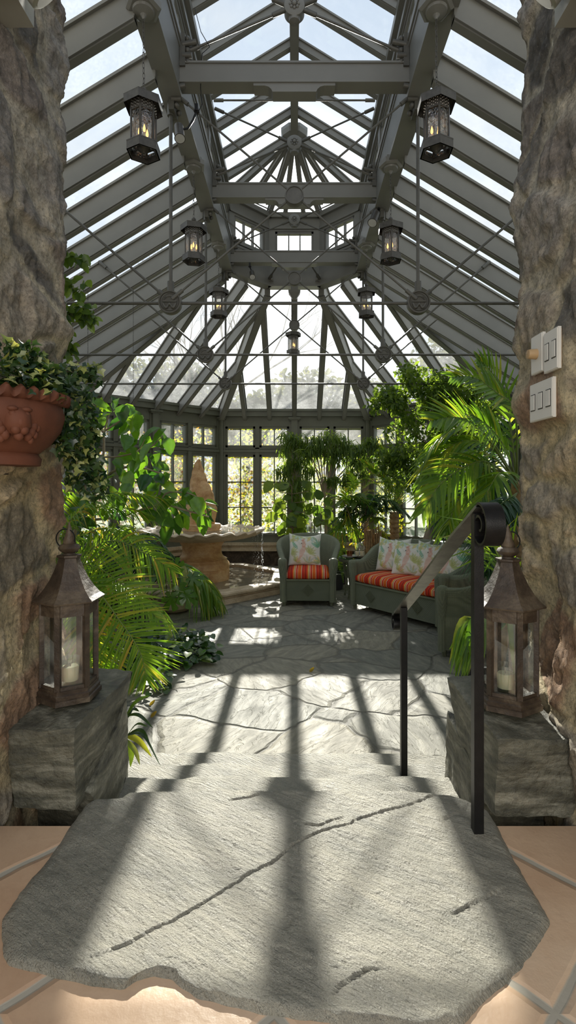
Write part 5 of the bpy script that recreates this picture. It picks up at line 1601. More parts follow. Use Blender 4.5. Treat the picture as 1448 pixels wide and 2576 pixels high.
for (x, y, d, s, an) in ((448,1470,5.6,0.24,-0.9),(462,1490,5.5,0.20,-0.6),(430,1490,5.6,0.22,-1.5),(470,1452,5.8,0.2,0.2),(410,1455,5.7,0.2,2.4),(436,1440,5.7,0.18,1.2)):
    c = P(x, y, d); split_leaf(c, (cos(an)*0.8, -0.2, sin(an)*0.9-0.2), (0.1, -0.8, 0.6), s, mo)
    MB().tube(bez([(-1.75, 5.7, 0.18), Vector((-1.75, 5.7, 0.18)).lerp(c, 0.6)+Vector((0,0,0.1)), c], 8), 0.005, 6).build('stalk', M['stem'], mo, smooth=60)

# ---- left: big-leaved branching shrub
bt = root('big_leaf_shrub', (-1.55, 3.75, 0), label='branching shrub with large oval glossy leaves reaching over the fountain from the left', cat='shrub')
br = []
trunk = px((150,1640,3.8),(175,1480,3.75),(190,1330,3.7),(232,1235,3.65))
branches = [trunk, px((232,1235,3.65),(258,1160,3.6),(262,1090,3.6),(275,1040,3.6)), px((262,1090,3.6),(235,1060,3.6),(215,1030,3.6)), px((262,1085,3.6),(300,1060,3.55),(318,1040,3.5)),
            px((258,1150,3.6),(300,1148,3.5),(345,1135,3.45),(365,1105,3.4)), px((232,1235,3.65),(285,1185,3.6),(340,1175,3.5),(400,1190,3.45),(430,1215,3.4)),
            px((345,1150,3.5),(385,1120,3.45),(410,1095,3.4)), px((200,1310,3.7),(300,1300,3.6),(400,1270,3.5),(470,1285,3.4),(525,1300,3.4)),
            px((400,1270,3.5),(420,1240,3.45),(470,1240,3.4),(505,1255,3.35)), px((232,1240,3.65),(225,1170,3.7),(205,1120,3.7)), px((300,1190,3.6),(320,1240,3.55),(300,1290,3.5))]
mb = MB()
for i, b in enumerate(branches):
    pts_ = bez(b, 14); r0 = 0.022 if i == 0 else 0.011 if i in (1, 5, 7) else 0.007
    mb.tube(pts_, [r0*(1-0.6*k/13) for k in range(14)], 7)
mb.build('branches', M['palebark'], bt, smooth=60)
leafspots = [(205,1005),(232,1015),(262,1012),(200,1030),(222,1052),(240,1040),(292,1012),(312,1020),(322,1048),(306,1062),(280,1050),(345,1045),(352,1060),(338,1080),
 (330,1110),(352,1118),(318,1135),(345,1150),(375,1110),(395,1105),(412,1090),(428,1112),(380,1130),(340,1165),(372,1160),(395,1150),(360,1190),(385,1185),(402,1200),(425,1205),(410,1225),(372,1210),(350,1205),
 (392,1245),(405,1262),(420,1240),(432,1260),(448,1245),(415,1290),(400,1300),(440,1280),(460,1262),(478,1245),(492,1252),(505,1268),(470,1292),(515,1285),(522,1302),(495,1300),(455,1310),(385,1290),
 (300,1245),(318,1228),(292,1270),(275,1290),(330,1262),(245,1190),(228,1215),(212,1170),(200,1200),(220,1130),(196,1118),(265,1240),(345,1275),(360,1300),(430,1320),(300,1180),(285,1165),(310,1195),
 (190,1245),(205,1262),(188,1290),(215,1300),(240,1330),(185,1330)]
pos, dr, nm, Ls, Ws = [], [], [], [], []
for (x, y) in leafspots:
    for q in range(2):
        d = random.uniform(3.3, 3.75)
        p = P(x+random.uniform(-9, 9), y-12+random.uniform(-9, 9), d)
        a = random.uniform(-2.6, 0.0)
        pos.append(p); dr.append((cos(a)*0.75, random.uniform(-0.7, 0.5), sin(a)*0.6)); nm.append((random.gauss(0, 0.35), -0.6+random.gauss(0, 0.3), 0.8+random.gauss(0, 0.3)))
        l = random.uniform(0.10, 0.165); Ls.append(l); Ws.append(l*random.uniform(0.52, 0.64))
leaf_mesh('foliage', pos, dr, nm, Ls, Ws, LG['magnolia'], bt, 'oval', 0.18, 0.18)
# leafy twigs low behind the shrub, hiding the left corner
lb = root('leafy_bush', (-2.35, 5.2, 0), label='low leafy bush filling the left corner under the windows', cat='bush')
pos, dr, nm = [], [], []
for k in range(900):
    p = Vector((-2.35, 5.2, 0.75)) + Vector((random.gauss(0, 0.28), random.gauss(0, 0.4), random.gauss(0, 0.32))); p.z = max(0.05, p.z)
    pos.append(p); v = rv(); v.z -= 0.3; dr.append(v); w = rv(); w.z = abs(w.z)+0.4; nm.append(w)
leaf_mesh('foliage', pos, dr, nm, np.random.uniform(0.07, 0.12, 900), np.random.uniform(0.03, 0.05, 900), LG['ivy'], lb, 'oval')
MB().tube([(-2.35, 5.2, 0), (-2.36, 5.2, 0.4), (-2.35, 5.2, 0.8)], [0.03, 0.02, 0.01], 8).build('stem', M['bark'], lb, smooth=60)

# ---- strap-leaf plants by the left block
sl_ = root('strap_leaf_plant', (-0.93, 2.45, 0.0), label='strappy green-leaved plant sprouting beside the left stone block', cat='plant')
def strap(pts_, w, mat, parent, name='leaf'):
    sp = bez(pts_, 12); vs = []; fs = []; cols = []
    for i, p in enumerate(sp):
        t = i/11; d = (sp[min(11, i+1)]-sp[max(0, i-1)]).normalized(); s = d.cross(Vector((0, -0.6, 0.8))); s.normalize(); n_ = s.cross(d)
        ww = w*0.5*min(1, 0.35+t*3)*(1-t**3)+0.0004
        vs += [p-s*ww+n_*ww*0.3, p, p+s*ww+n_*ww*0.3]
    for i in range(11):
        a = i*3; fs += [(a, a+3, a+4, a+1), (a+1, a+4, a+5, a+2)]
    c = random.random(); cols = [(c, c, c, 1)]*len(vs)
    return MB().add(vs, fs).build(name, mat, parent, smooth=180, colors=cols)
for k, (b, m, e, w) in enumerate([((318,1800,2.4),(345,1765,2.35),(376,1750,2.3),0.03),((320,1800,2.4),(350,1800,2.3),(385,1832,2.25),0.018),((320,1850,2.4),(345,1822,2.3),(372,1828,2.2),0.015),
        ((318,1850,2.35),(350,1865,2.3),(382,1905,2.25),0.028),((318,1850,2.35),(360,1850,2.25),(404,1928,2.2),0.012),((316,1860,2.35),(340,1890,2.3),(352,1925,2.25),0.022),
        ((316,1860,2.35),(330,1895,2.3),(328,1930,2.25),0.03),((318,1850,2.4),(355,1838,2.3),(380,1880,2.2),0.02),((316,1810,2.4),(335,1785,2.4),(350,1790,2.35),0.02)]):
    strap(px(b, m, e), w, LG['kentia' if k % 3 == 0 else 'potivy'], sl_)
    if k == 0: MB().tube([(-0.93, 2.45, 0.0), P(318, 1860, 2.38)], [0.02, 0.012], 7).build('stem', M['stem'], sl_, smooth=60)

# ---- ground ivy at the left of the floor
gi = []
def ivy_patch(n, fn, mat, label, size, name='ground_ivy', shape='heart', nz=1.0, kind='stuff'):
    pos, dr, nm = [], [], []
    for k in range(n):
        p = fn(); pos.append(p)
        a = random.uniform(0, 2*pi); dr.append((cos(a), sin(a), random.uniform(-0.5, 0.2))); nm.append((random.gauss(0, .35), random.gauss(0, .35)-0.2, nz))
    L = np.random.uniform(size*0.7, size*1.25, n)
    return leaf_mesh(name, pos, dr, nm, L, L*0.85, mat, None, shape, 0.1, 0.15, label=label, cat='ivy', kind=kind)
def gpt():
    t = random.random()
    x = 300+ t*225 + random.gauss(0, 12); y = 1585 + random.random()*(120 - 60*t) + t*20
    p = G(x, y, 0.03); p.z = 0.02+abs(random.gauss(0, 0.05))+0.14*(1-t)*random.random(); return p
ivy_patch(520, gpt, LG['ivy'], 'creeping dark green ivy spreading over the flagstones at left', 0.075)
def gpt2():
    p = G(random.uniform(300, 430), random.uniform(1690, 1740), 0.03); p.z = 0.01+random.random()*0.12; return p
ivy_patch(90, gpt2, LG['ivy'], 'last creeping sprigs of ivy close to the left stone block', 0.06)

# ---- terracotta wall pot with ivy
pt_ = root('wall_pot', (-0.855, 1.46, 1.61), label='terracotta wall pot with scalloped rim and raised lion face', cat='pot', )
def potmod(r, z, a, j):
    if j in (8, 9, 10): return r*(1+0.022*cos(a*36)), z+0.006*cos(a*36)
    # raised mane and swags
    k = exp_ = 0
    if 3 <= j <= 5: r = r*(1+0.006*cos(a*14+z*40))
    return r, z
MB().lathe([(0.125, 1.615), (0.128, 1.635), (0.118, 1.648), (0.150, 1.675), (0.178, 1.715), (0.190, 1.755), (0.188, 1.775), (0.185, 1.785), (0.202, 1.792), (0.205, 1.808), (0.192, 1.816), (0.175, 1.80), (0.17, 1.78), (0.001, 1.775)], 288, (-0.855, 1.46, 0), mod=potmod).build('bowl', M['terracotta'], pt_, smooth=60)
face = MB()
for (aa, zz, sc_) in ((-40, 1.728, 1.45), (-88, 1.725, 1.35)):
    a = radians(aa); c = Vector((-0.855+0.172*cos(a), 1.46+0.172*sin(a), zz)); sd_ = Vector((-sin(a), cos(a), 0)); o_ = Vector((cos(a), sin(a), 0))
    def fb(x, z, o__, r, s=(1, 1, 1)): face.ball(c + sd_*x*sc_ + Vector((0, 0, z*sc_)) + o_*o__, r*sc_, 10, s)
    fb(0, 0, -0.004, 0.026, (1, 1, 1.1)); fb(-0.011, 0.010, 0.014, 0.008); fb(0.011, 0.010, 0.014, 0.008); fb(0, -0.004, 0.020, 0.009, (1, 1, 1.3))
    fb(-0.007, -0.017, 0.015, 0.009); fb(0.007, -0.017, 0.015, 0.009); fb(0, -0.028, 0.008, 0.009)
    fb(-0.012, 0.020, 0.012, 0.009, (1.2, 1.2, 0.6)); fb(0.012, 0.020, 0.012, 0.009, (1.2, 1.2, 0.6))
    for k in range(17):
        b = radians(-50+17.5*k); fb(0.030*cos(b), 0.036*sin(b)+0.002, -0.006, 0.009, (1, 1, 1.2)); fb(0.039*cos(b), 0.046*sin(b)+0.002, -0.008, 0.006, (1, 1, 1.3))
for s in ():
    face.tube([Vector((-0.855+(0.183+0.004*s)*cos(radians(t)), 1.46+(0.183)*sin(radians(t)), 1.684+0.010*s)) for t in range(-86, 30, 4)], 0.006, 6)
face.build('lion_face', M['terracotta'], pt_, smooth=60)
MB().box((-0.93, 1.40, 1.59), (-0.84, 1.52, 1.615)).build('ledge', M['kneestone'], pt_)
pos, dr, nm, Ls = [], [], [], []
for k in range(620):
    a = random.uniform(-pi, pi*0.8); r = 0.21*sqrt(random.random())
    p = Vector((-0.855+r*cos(a)*1.05, 1.46+r*sin(a)*1.1, 1.80+random.random()*0.10*(1-(r/0.28)**2)+ (0.06*random.random() if p_ else 0) if (p_ := random.random() < 0.4) else 1.80+random.random()*0.07))
    pos.append(p); b = random.uniform(0, 2*pi); dr.append((cos(b), sin(b), random.uniform(-0.7, 0.6))); nm.append((random.gauss(0.2, .5), random.gauss(-0.3, .5), 0.9)); Ls.append(random.uniform(0.018, 0.034))
for k in range(60):      # fresh upright shoots
    p = P(random.uniform(-20, 95), random.uniform(855, 930), 1.42); pos.append(p); dr.append(rv()+Vector((0, 0, 0.3))); nm.append((random.gauss(0, .5), -0.6, 0.5)); Ls.append(random.uniform(0.02, 0.032))
trail = [px((110,985,1.5),(165,1000,1.62),(190,1080,1.68),(195,1170,1.7),(225,1250,1.72)), px((60,940,1.45),(130,950,1.6),(190,975,1.75),(215,1060,1.8),(210,1190,1.85)),
         px((100,950,1.5),(170,935,1.7),(215,945,1.8),(240,935,1.85)), px((130,1000,1.5),(160,1040,1.55),(170,1130,1.6)), px((90,930,1.45),(140,985,1.55),(185,1010,1.6),(200,1120,1.65),(175,1220,1.7)),
         px((40,900,1.4),(100,930,1.5),(150,965,1.6)), px((190,1080,1.7),(220,1120,1.75),(235,1200,1.78),(250,1225,1.8)), px((150,985,1.55),(205,1000,1.7),(230,1070,1.75),(215,1140,1.78))]
tv = MB()
for t in trail:
    sp = bez(t, 30); tv.tube(sp, 0.0018, 5)
    for p in sp:
        for q in range(9 if t is not trail[2] else 5):
            pos.append(p+Vector((random.gauss(0, 0.017), random.gauss(0, 0.017), random.gauss(0, 0.018)))); v = rv(); v.z -= 0.7; dr.append(v); nm.append((random.gauss(0.3, .5), random.gauss(-0.7, .4), 0.5)); Ls.append(random.uniform(0.016, 0.031))
tr = root('trailing_ivy', (-0.85, 1.46, 1.80), label='variegated ivy overflowing the terracotta pot and trailing down the wall edge', cat='ivy', kind='stuff')
tv.build('vine', M['bark'], tr, smooth=60)
leaf_mesh('foliage', pos, dr, nm, Ls, np.array(Ls)*1.0, LG['potivy'], tr, 'ivy', 0.12, 0.2)
# vine high on the left wall edge
vn = root('climbing_vine', (-1.0, 2.2, 1.8), label='leafy vine peeping round the left stone wall, high up', cat='vine', kind='stuff')
pos, dr, nm, Ls = [], [], [], []
tv = MB()
for t in (px((130,1500,2.1),(125,1000,2.1),(130,700,2.1),(135,620,2.1)), px((150,620,2.1),(185,648,2.12),(215,650,2.15)), px((150,700,2.1),(178,715,2.12),(196,735,2.15),(210,705,2.15)), px((150,760,2.1),(190,790,2.2),(225,800,2.2),(232,795,2.2)), px((150,800,2.1),(170,840,2.15),(175,890,2.15)), px((160,780,2.1),(200,775,2.15),(232,775,2.2))):
    sp = bez(t, 14); tv.tube(sp, 0.002, 5)
    for p in sp:
        for q in range(2 if p.z > 2.3 else 4):
            pos.append(p+rv()*0.018); v = rv(); v.z -= 0.9; dr.append(v); nm.append((random.gauss(0.2, .5), -0.8, 0.4)); Ls.append(random.uniform(0.03, 0.055))
tv.build('stem', M['stem'], vn, smooth=60)
leaf_mesh('foliage', pos, dr, nm, Ls, np.array(Ls)*0.55, LG['ficus'], vn, 'oval')

# ---- right: weeping fig tree crown
def crown(blobs, n, size, mat, parent, shape='oval', wr=0.5, droop=0.5, name='foliage'):
    pos, dr, nm = [], [], []
    wts = [b[3]*b[4] for b in blobs]
    for k in range(n):
        c = random.choices(blobs, wts)[0]
        v = rv(); r = random.random()**0.4
        p = Vector(c[0]) + Vector((v.x*c[1], v.y*c[2], v.z*c[3]))*r
        pos.append(p); d = v*0.6+rv(); d.z -= droop; dr.append(d.normalized()); w = rv()*0.7; w.z += 0.7; w.y -= 0.2; nm.append(w)
    L = np.random.uniform(size*0.75, size*1.25, n)
    return leaf_mesh(name, pos, dr, nm, L, L*wr, mat, parent, shape)
def clumps(c, r, n, cr, sq=1.0):
    out = []
    for k in range(n):
        v = rv()*random.random()**0.5
        out.append((tuple(Vector(c)+Vector((v.x*r[0], v.y*r[1], v.z*r[2]))), cr, cr, cr*sq, 1))
    return out
wf = root('weeping_fig', (2.05, 7.1, 0), label='tall weeping fig tree with small bright leaves at the right windows', cat='tree')
tp = Vector((2.05, 7.1, 0))
pot(tuple(tp), 0.24, 0.4, wf)
mb = MB(); mb.tube(bez([tp+Vector((0,0,0.3)), tp+Vector((-0.05,0,1.0)), tp+Vector((0.03,0,1.6)), tp+Vector((0,0,2.4))], 12), [0.04-0.002*k for k in range(12)], 9)
for k in range(14):
    a = random.uniform(0, 6.28); z = random.uniform(1.1, 2.2); mb.tube(bez([tp+Vector((0,0,z)), tp+Vector((cos(a)*0.3, sin(a)*0.3, z+0.25)), tp+Vector((cos(a)*0.65, sin(a)*0.6, z+0.45))], 6), [0.012, 0.010, 0.008, 0.006, 0.005, 0.003], 6)
mb.build('trunk', M['bark'], wf, smooth=60)
bl = []
for (x, y, rx, rz, n) in ((1010,1010,70,45,9),(1090,1000,70,50,10),(1180,1010,70,50,9),(960,1015,35,25,4),(1030,945,25,30,4),(1110,955,45,25,5),(1060,1080,80,40,9),(1150,1090,70,50,8),(1020,1140,40,30,5),(985,1165,35,20,4),(1090,1160,60,40,6),(1230,1050,50,60,6),(1190,970,50,30,5),(1000,1220,40,40,3)):
    d = 7.0; c = P(x, y, d); bl += clumps(c, (rx*d/F, 0.35, rz*d/F), n, 0.13)
crown(bl, 7800, 0.062, LG['ficus'], wf)
# ---- right: broad-leaved kentia palm
kp = root('kentia_palm', (2.05, 4.95, 0), label='huge broad-leaved palm with bright sunlit fronds at the right wall', cat='palm')
kc = P(1300, 1215, 4.7)
MB().tube(bez([(2.05, 4.95, 0), (2.08, 4.9, 0.7), (2.05, 4.8, 1.2), tuple(kc)], 14), [0.09]*4+[0.07]*5+[0.05]*5, 12).build('trunk', M['husk'], kp, smooth=60)
KK = dict(W=0.036, n=21, droop=0.10, vee=0.12, ang=46, rr=0.011, start=0.22, jit=0.06, taper=0.75)
def kf(pts_, L, **kw): frond(px(*pts_), LG['kentia'], kp, **{**KK, 'L': L, **kw})
kf([(1300,1215,4.7),(1295,1040,4.5),(1250,990,4.4),(1190,950,4.3),(1135,950,4.2)], 0.34, up=(0.0, -0.8, 0.5))
kf([(1300,1215,4.7),(1230,1110,4.4),(1190,1065,4.2),(1140,1050,4.1),(1085,1060,4.0)], 0.38, up=(0.0, -0.8, 0.5))
kf([(1300,1215,4.7),(1220,1090,4.6),(1150,1080,4.6),(1090,1120,4.6),(1062,1200,4.6)], 0.36, droop=0.5)
kf([(1300,1215,4.7),(1240,1130,4.5),(1170,1110,4.5),(1100,1150,4.5),(1065,1230,4.5)], 0.40, droop=0.5, up=(0.1, -0.5, 0.8))
kf([(1300,1215,4.7),(1230,1165,4.3),(1180,1170,4.2),(1110,1215,4.1),(1060,1290,4.0)], 0.36, droop=0.3, up=(0.0, -0.7, 0.6))
kf([(1300,1215,4.7),(1240,1180,4.4),(1200,1200,4.3),(1150,1260,4.2),(1120,1340,4.2)], 0.36, droop=0.4, up=(0.0, -0.7, 0.6))
kf([(1300,1215,4.7),(1240,1150,4.8),(1180,1140,4.9),(1110,1180,5.0),(1070,1250,5.0)], 0.42, droop=0.6)
kf([(1300,1215,4.7),(1270,1130,4.3),(1230,1075,4.1),(1180,1040,4.0)], 0.34, droop=0.2, up=(0.2, -0.8, 0.5))
kf([(1300,1215,4.7),(1290,1130,4.7),(1270,1000,4.7),(1230,930,4.6),(1200,905,4.5)], 0.32, up=(0.2, -0.8, 0.2))
kf([(1300,1215,4.7),(1260,1190,4.1),(1230,1230,4.0),(1190,1300,3.9)], 0.34, droop=0.5)
for k in range(5):
    x0, y0 = 1300, 1230; a = radians(150+k*14)
    frond(px((1300,1240,3.9),(1270,1260+k*10,3.7),(1235,1290+k*22,3.6),(1190+k*8,1330+k*30,3.5)), LG['bluepalm'], kp, L=0.26, W=0.02, n=26, droop=0.6)
# ---- right: slim blue-green palm fronds behind the sofa
# ---- right: spiky palm behind the right lantern
gp = root('fan_leaf_palm', (1.15, 2.95, 0), label='long drooping green fronds behind the right candle lantern', cat='palm')
pot((1.15, 2.95, 0), 0.2, 0.45, gp)
g0 = (1245, 1600, 2.9)
for (m, e) in (((1175,1575,2.7),(1140,1700,2.5)),((1190,1560,2.6),(1155,1700,2.45)),((1175,1610,2.7),(1135,1660,2.5)),((1230,1530,2.6),(1215,1690,2.4)),((1265,1530,2.6),(1275,1700,2.4)),((1290,1540,2.6),(1310,1680,2.4)),((1200,1540,2.8),(1165,1640,2.6))):
    for q in range(3):
        j = Vector((random.uniform(-.02, .05), random.uniform(-.05, .05), random.uniform(-.03, .03)))
        strap([P(*g0), P(*m)+j, P(*e)+j*1.5], random.uniform(0.03, 0.045), LG['kentia'], gp)
for k in range(16):
    x = 1128+k*4.5+random.uniform(-3, 3); m = (x+random.uniform(28, 46), 1575+random.uniform(-22, 25), 2.65)
    strap([P(1235, 1610, 2.85), P(*m), P(x, random.uniform(1660, 1730), 2.48)], random.uniform(0.016, 0.026), LG['palm' if k % 3 == 0 else 'kentia'], gp)
g1 = P(1290, 1480, 3.2)
MB().tube([(1.15, 2.95, 0.4), tuple(g1)], [0.03, 0.02], 8).build('stem', M['husk'], gp, smooth=60)
for k, e in enumerate([(1120,1290,3.0),(1150,1400,2.9),(1110,1330,3.0),(1130,1400,3.0),(1180,1450,2.9),(1240,1310,2.8),(1290,1300,2.8),(1160,1340,3.1),(1175,1390,2.9),(1230,1380,2.8),(1280,1400,2.7)]):
    ev = P(*e); mid = g1.lerp(ev, 0.5)+Vector((0, 0, 0.10))
    for q in range(3):
        strap([g1, mid+rv()*0.05, ev+rv()*0.08], 0.020, LG['palm' if (k+q) % 3 else 'kentia'], gp, 'blade')

# ---- back: pygmy date palm
dp_ = root('date_palm', (1.66, 8.45, 0), label='slender date palm with rough brown trunk at the back right windows', cat='palm')
pot((1.66, 8.45, 0), 0.2, 0.34, dp_)
MB().tube(bez([(1.66, 8.45, 0.3), (1.64, 8.45, 0.7), (1.63, 8.45, 1.12)], 22), [0.085 if k % 2 else 0.068 for k in range(22)], 12).build('trunk', M['husk'], dp_, smooth=30)
c = Vector((1.63, 8.45, 1.12))
for k in range(26):
    a = radians(k*137.5); l = random.uniform(0.55, 0.85); rs = random.uniform(0.25, 0.9); h = Vector((cos(a), sin(a)*0.8, 0))
    frond([c, c+h*l*0.22+Vector((0,0,rs*0.6)), c+h*l*0.6+Vector((0,0,rs*1.0)), c+h*l+Vector((0,0,rs*0.75))], LG['palm'], dp_, L=0.17, W=0.011, n=26, droop=0.35, start=0.2, ang=50)
for e in ((905,1155),(925,1175),(955,1120),(975,1140)):
    ev = P(e[0], e[1], 8.2); frond([c, c.lerp(ev, 0.5)+Vector((0.12, 0, 0.1)), ev], LG['palm'], dp_, L=0.2, W=0.02, n=30, droop=0.1, start=0.35, ang=30, up=(0, -1, 0.2))
# ---- back: long-leaf drooping figs
def alii(name, base, trunk_top, blobs, n, label, potr=0.2, tb=0.03):
    t = root(name, base, label=label, cat='tree', group='long-leaved figs along the back windows')
    b = Vector(base); pot(base, potr, 0.32, t)
    tt = Vector(trunk_top)
    mb = MB(); mb.tube(bez([b+Vector((0,0,0.3)), b.lerp(tt, 0.5)+Vector((0.04,0,0)), tt], 10), [tb*(1-0.05*k) for k in range(10)], 9)
    for bb in blobs: mb.tube(bez([tt+Vector((0,0,-0.15)), tt.lerp(Vector(bb[0]), 0.6)+Vector((0,0,0.03)), bb[0]], 6), [tb*0.45, tb*0.4, tb*0.33, tb*0.25, tb*0.2, tb*0.12], 6)
    mb.build('trunk', M['palebark'], t, smooth=60)
    pos, dr, nm, Ls = [], [], [], []
    for k in range(n):
        bb = random.choice(blobs); v = rv()*random.random()**0.5
        p = Vector(bb[0])+Vector((v.x*bb[1], v.y*bb[1], v.z*bb[2]))
        a = random.uniform(0, 2*pi); h = Vector((cos(a), sin(a), 0))
        pos.append(p); dr.append(h*0.62+Vector((0, 0, random.uniform(-1.1, 0.1)))); nm.append(Vector((0, -0.1, 1))+h*0.6); Ls.append(random.uniform(0.13, 0.21))
    leaf_mesh('foliage', pos, dr, nm, Ls, np.array(Ls)*0.15, LG['alii'], t, 'lance', 0.2, 0.45)
    return t
def bb(x, y, d, r, z): return (tuple(P(x, y, d)), r, z)
alii('long_leaf_fig', (-0.02, 9.2, 0), tuple(P(740, 1180, 9.2)), [bb(x, y, 9.1, 0.17, 0.15) for x, y in ((740,1105),(720,1130),(765,1125),(725,1165),(755,1160),(775,1180),(710,1185),(745,1205),(770,1220),(735,1240),(755,1265),(725,1100),(770,1105),(750,1300),(740,1340))], 1250, 'bushy long-leaved fig in front of the central window post', 0.2, 0.02)
alii('long_leaf_fig', (0.50, 9.0, 0), tuple(P(815, 1230, 9.0)), [bb(x, y, 8.95, 0.18, 0.13) for x, y in ((800,1105),(830,1095),(860,1105),(790,1125),(850,1130),(880,1120),(815,1130),(840,1150),(775,1135))]+[bb(870,1210,8.9,0.12,0.08), bb(835,1205,8.9,0.14,0.08), bb(880,1190,8.9,0.12,0.1), bb(895,1160,8.9,0.13,0.1)], 1050, 'umbrella-shaped long-leaved fig on a thin pale trunk behind the table', 0.2, 0.035)
alii('long_leaf_fig', (1.25, 9.0, 0), tuple(P(920, 1240, 9.0)), [bb(x, y, 8.95, 0.15, 0.12) for x, y in ((925,1110),(900,1130),(945,1130),(915,1150),(885,1150),(940,1110),(905,1185))], 430, 'smaller long-leaved fig next to the right-hand window post', 0.18, 0.02)
# ---- back: fiddle-leaf figs
def fiddle(base, spots, label, n=2, L=(0.16, 0.26), tb=0.02, dd=8.8):
    t = root('broad_leaf_fig', base, label=label, cat='plant', group='broad-leaved figs behind the armchair')
    pot(base, 0.17, 0.3, t); b = Vector(base); mb = MB()
    pos, dr, nm, Ls = [], [], [], []
    top = P(sum(s[0] for s in spots)/len(spots), min(s[1] for s in spots)+10, dd)
    st = bez([b+Vector((0,0,0.25)), b.lerp(top, 0.5), top], 12); mb.tube(st, [tb*(1-0.06*k) for k in range(12)], 8)
    for (x, y) in spots:
        c = P(x, y, dd+random.uniform(-0.15, 0.15))
        k = min(range(12), key=lambda i: (st[i]-c).length); mb.tube([st[k], c], 0.006, 5)
        for q in range(n):
            a = random.uniform(-2.8, 1.0) if c.x < top.x else random.uniform(-0.9, 3.3)-0.6
            pos.append(c+rv()*0.03); dr.append((cos(a), random.uniform(-0.6, 0.3), sin(a)*0.7)); nm.append((random.gauss(0, .4), -0.75, 0.6+random.gauss(0, .3))); Ls.append(random.uniform(*L))
    mb.build('stem', M['bark'], t, smooth=60)
    leaf_mesh('foliage', pos, dr, nm, Ls, np.array(Ls)*0.78, LG['fiddle'], t, 'oval', 0.12, 0.2)
fiddle((-0.02, 8.75, 0), [(692,1212),(700,1235),(690,1262),(712,1255),(706,1280),(722,1300),(700,1298),(735,1285),(745,1310),(725,1325),(760,1325),(742,1345),(770,1262),(778,1235),(785,1285),(768,1290),(758,1350),(712,1325)], 'big-leaved fig with round yellow-green leaves left of the back windows centre', 2)
fiddle((0.42, 8.4, 0), [(810,1262),(818,1285),(795,1300),(812,1310),(832,1300),(782,1315),(800,1320)], 'young broad-leaved fig with one dark upright leaf behind the armchair', 2, (0.15, 0.24), 0.014, 8.4)
# ---- back: umbrella-leaf plant and thin palm between chair and table
um = root('umbrella_plant', (1.0, 8.0, 0), label='thin-stemmed plant with broad leaves spreading over the round table', cat='plant')
pot((1.0, 8.0, 0), 0.17, 0.3, um)
mb = MB(); pos, dr, nm, Ls = [], [], [], []
for (x, y) in ((862,1258),(880,1245),(905,1240),(930,1255),(945,1275),(885,1275),(905,1290),(865,1285),(925,1295),(950,1300),(895,1262),(880,1305)):
    c = P(x, y, 7.9+random.uniform(-0.2, 0.2)); mb.tube(bez([(1.0, 8.0, 0.28), (1.0+random.gauss(0, 0.03), 8.0, 0.75), c], 8), 0.007, 6)
    for q in range(5):
        a = 2*pi*q/5+random.random(); pos.append(c); dr.append((cos(a), sin(a)*0.8, -0.35)); nm.append((cos(a)*0.4, sin(a)*0.4, 1)); Ls.append(random.uniform(0.14, 0.20))
mb.build('stems', M['bark'], um, smooth=60)
leaf_mesh('foliage', pos, dr, nm, Ls, np.array(Ls)*0.5, LG['fiddle'], um, 'oval', 0.1, 0.3)
pk_ = root('parlour_palm', (0.72, 8.2, 0), label='feathery palm with hanging fronds over the gap beside the armchair', cat='palm')
pot((0.72, 8.2, 0), 0.16, 0.3, pk_); c0 = Vector((0.72, 8.2, 0.3))
for (m, e) in (((858,1320),(828,1400)),((868,1310),(848,1420)),((850,1330),(822,1372)),((875,1300),(895,1375)),((870,1290),(905,1345)),((860,1260),(820,1240)),((885,1255),(940,1262)),((890,1220),(870,1180)),((870,1240),(900,1215)),((905,1260),(960,1300))):
    frond([c0, c0.lerp(P(m[0], m[1], 8.0), 0.7)+Vector((0, 0, 0.05)), P(m[0], m[1], 7.95), P(e[0], e[1], 7.8)], LG['palm'], pk_, L=0.26, W=0.02, n=24, droop=0.6, start=0.45)
# ---- back: dry husky stump plant
hk = root('banana_stems', (1.30, 8.15, 0), label='pair of cut stems wrapped in dry tan husks behind the sofa', cat='plant')
pot((1.30, 8.15, 0), 0.20, 0.42, hk, 'travpale')
for (x, h) in ((926, 0.95), (950, 0.90)):
    p0 = P(x, 1390, 8.1); mb = MB()
    for k in range(24):
        a = random.uniform(0, 6.28); r = 0.045; z1 = random.uniform(0.55, h)
        b = Vector((p0.x+r*cos(a), 8.12+r*sin(a), 0.38)); e = b+Vector((cos(a)*0.02+random.gauss(0, .012), sin(a)*0.02, z1-0.38)); f = e+Vector((cos(a)*random.uniform(0, .07), 0, random.uniform(-.06, .04)))
        mb.tube(bez([b, e, f], 6), [0.014, 0.013, 0.012, 0.009, 0.006, 0.002], 5)
    mb.tube([(p0.x, 8.12, 0.35), (p0.x, 8.12, h-0.1)], 0.045, 8)
    mb.build('husk_stem', M['husk'], hk, smooth=60)
c = P(935, 1300, 8.1)
for k in range(7):
    a = radians(20+k*25+random.uniform(-8, 8)); frond([P(935, 1345, 8.1), c+Vector((cos(a)*0.1, 0, 0.05)), c+Vector((cos(a)*0.4, -0.1, sin(a)*0.3)), c+Vector((cos(a)*0.62, -0.1, sin(a)*0.25-0.1))], LG['bluepalm'], hk, L=0.3, W=0.03, n=20, droop=0.7, start=0.3)
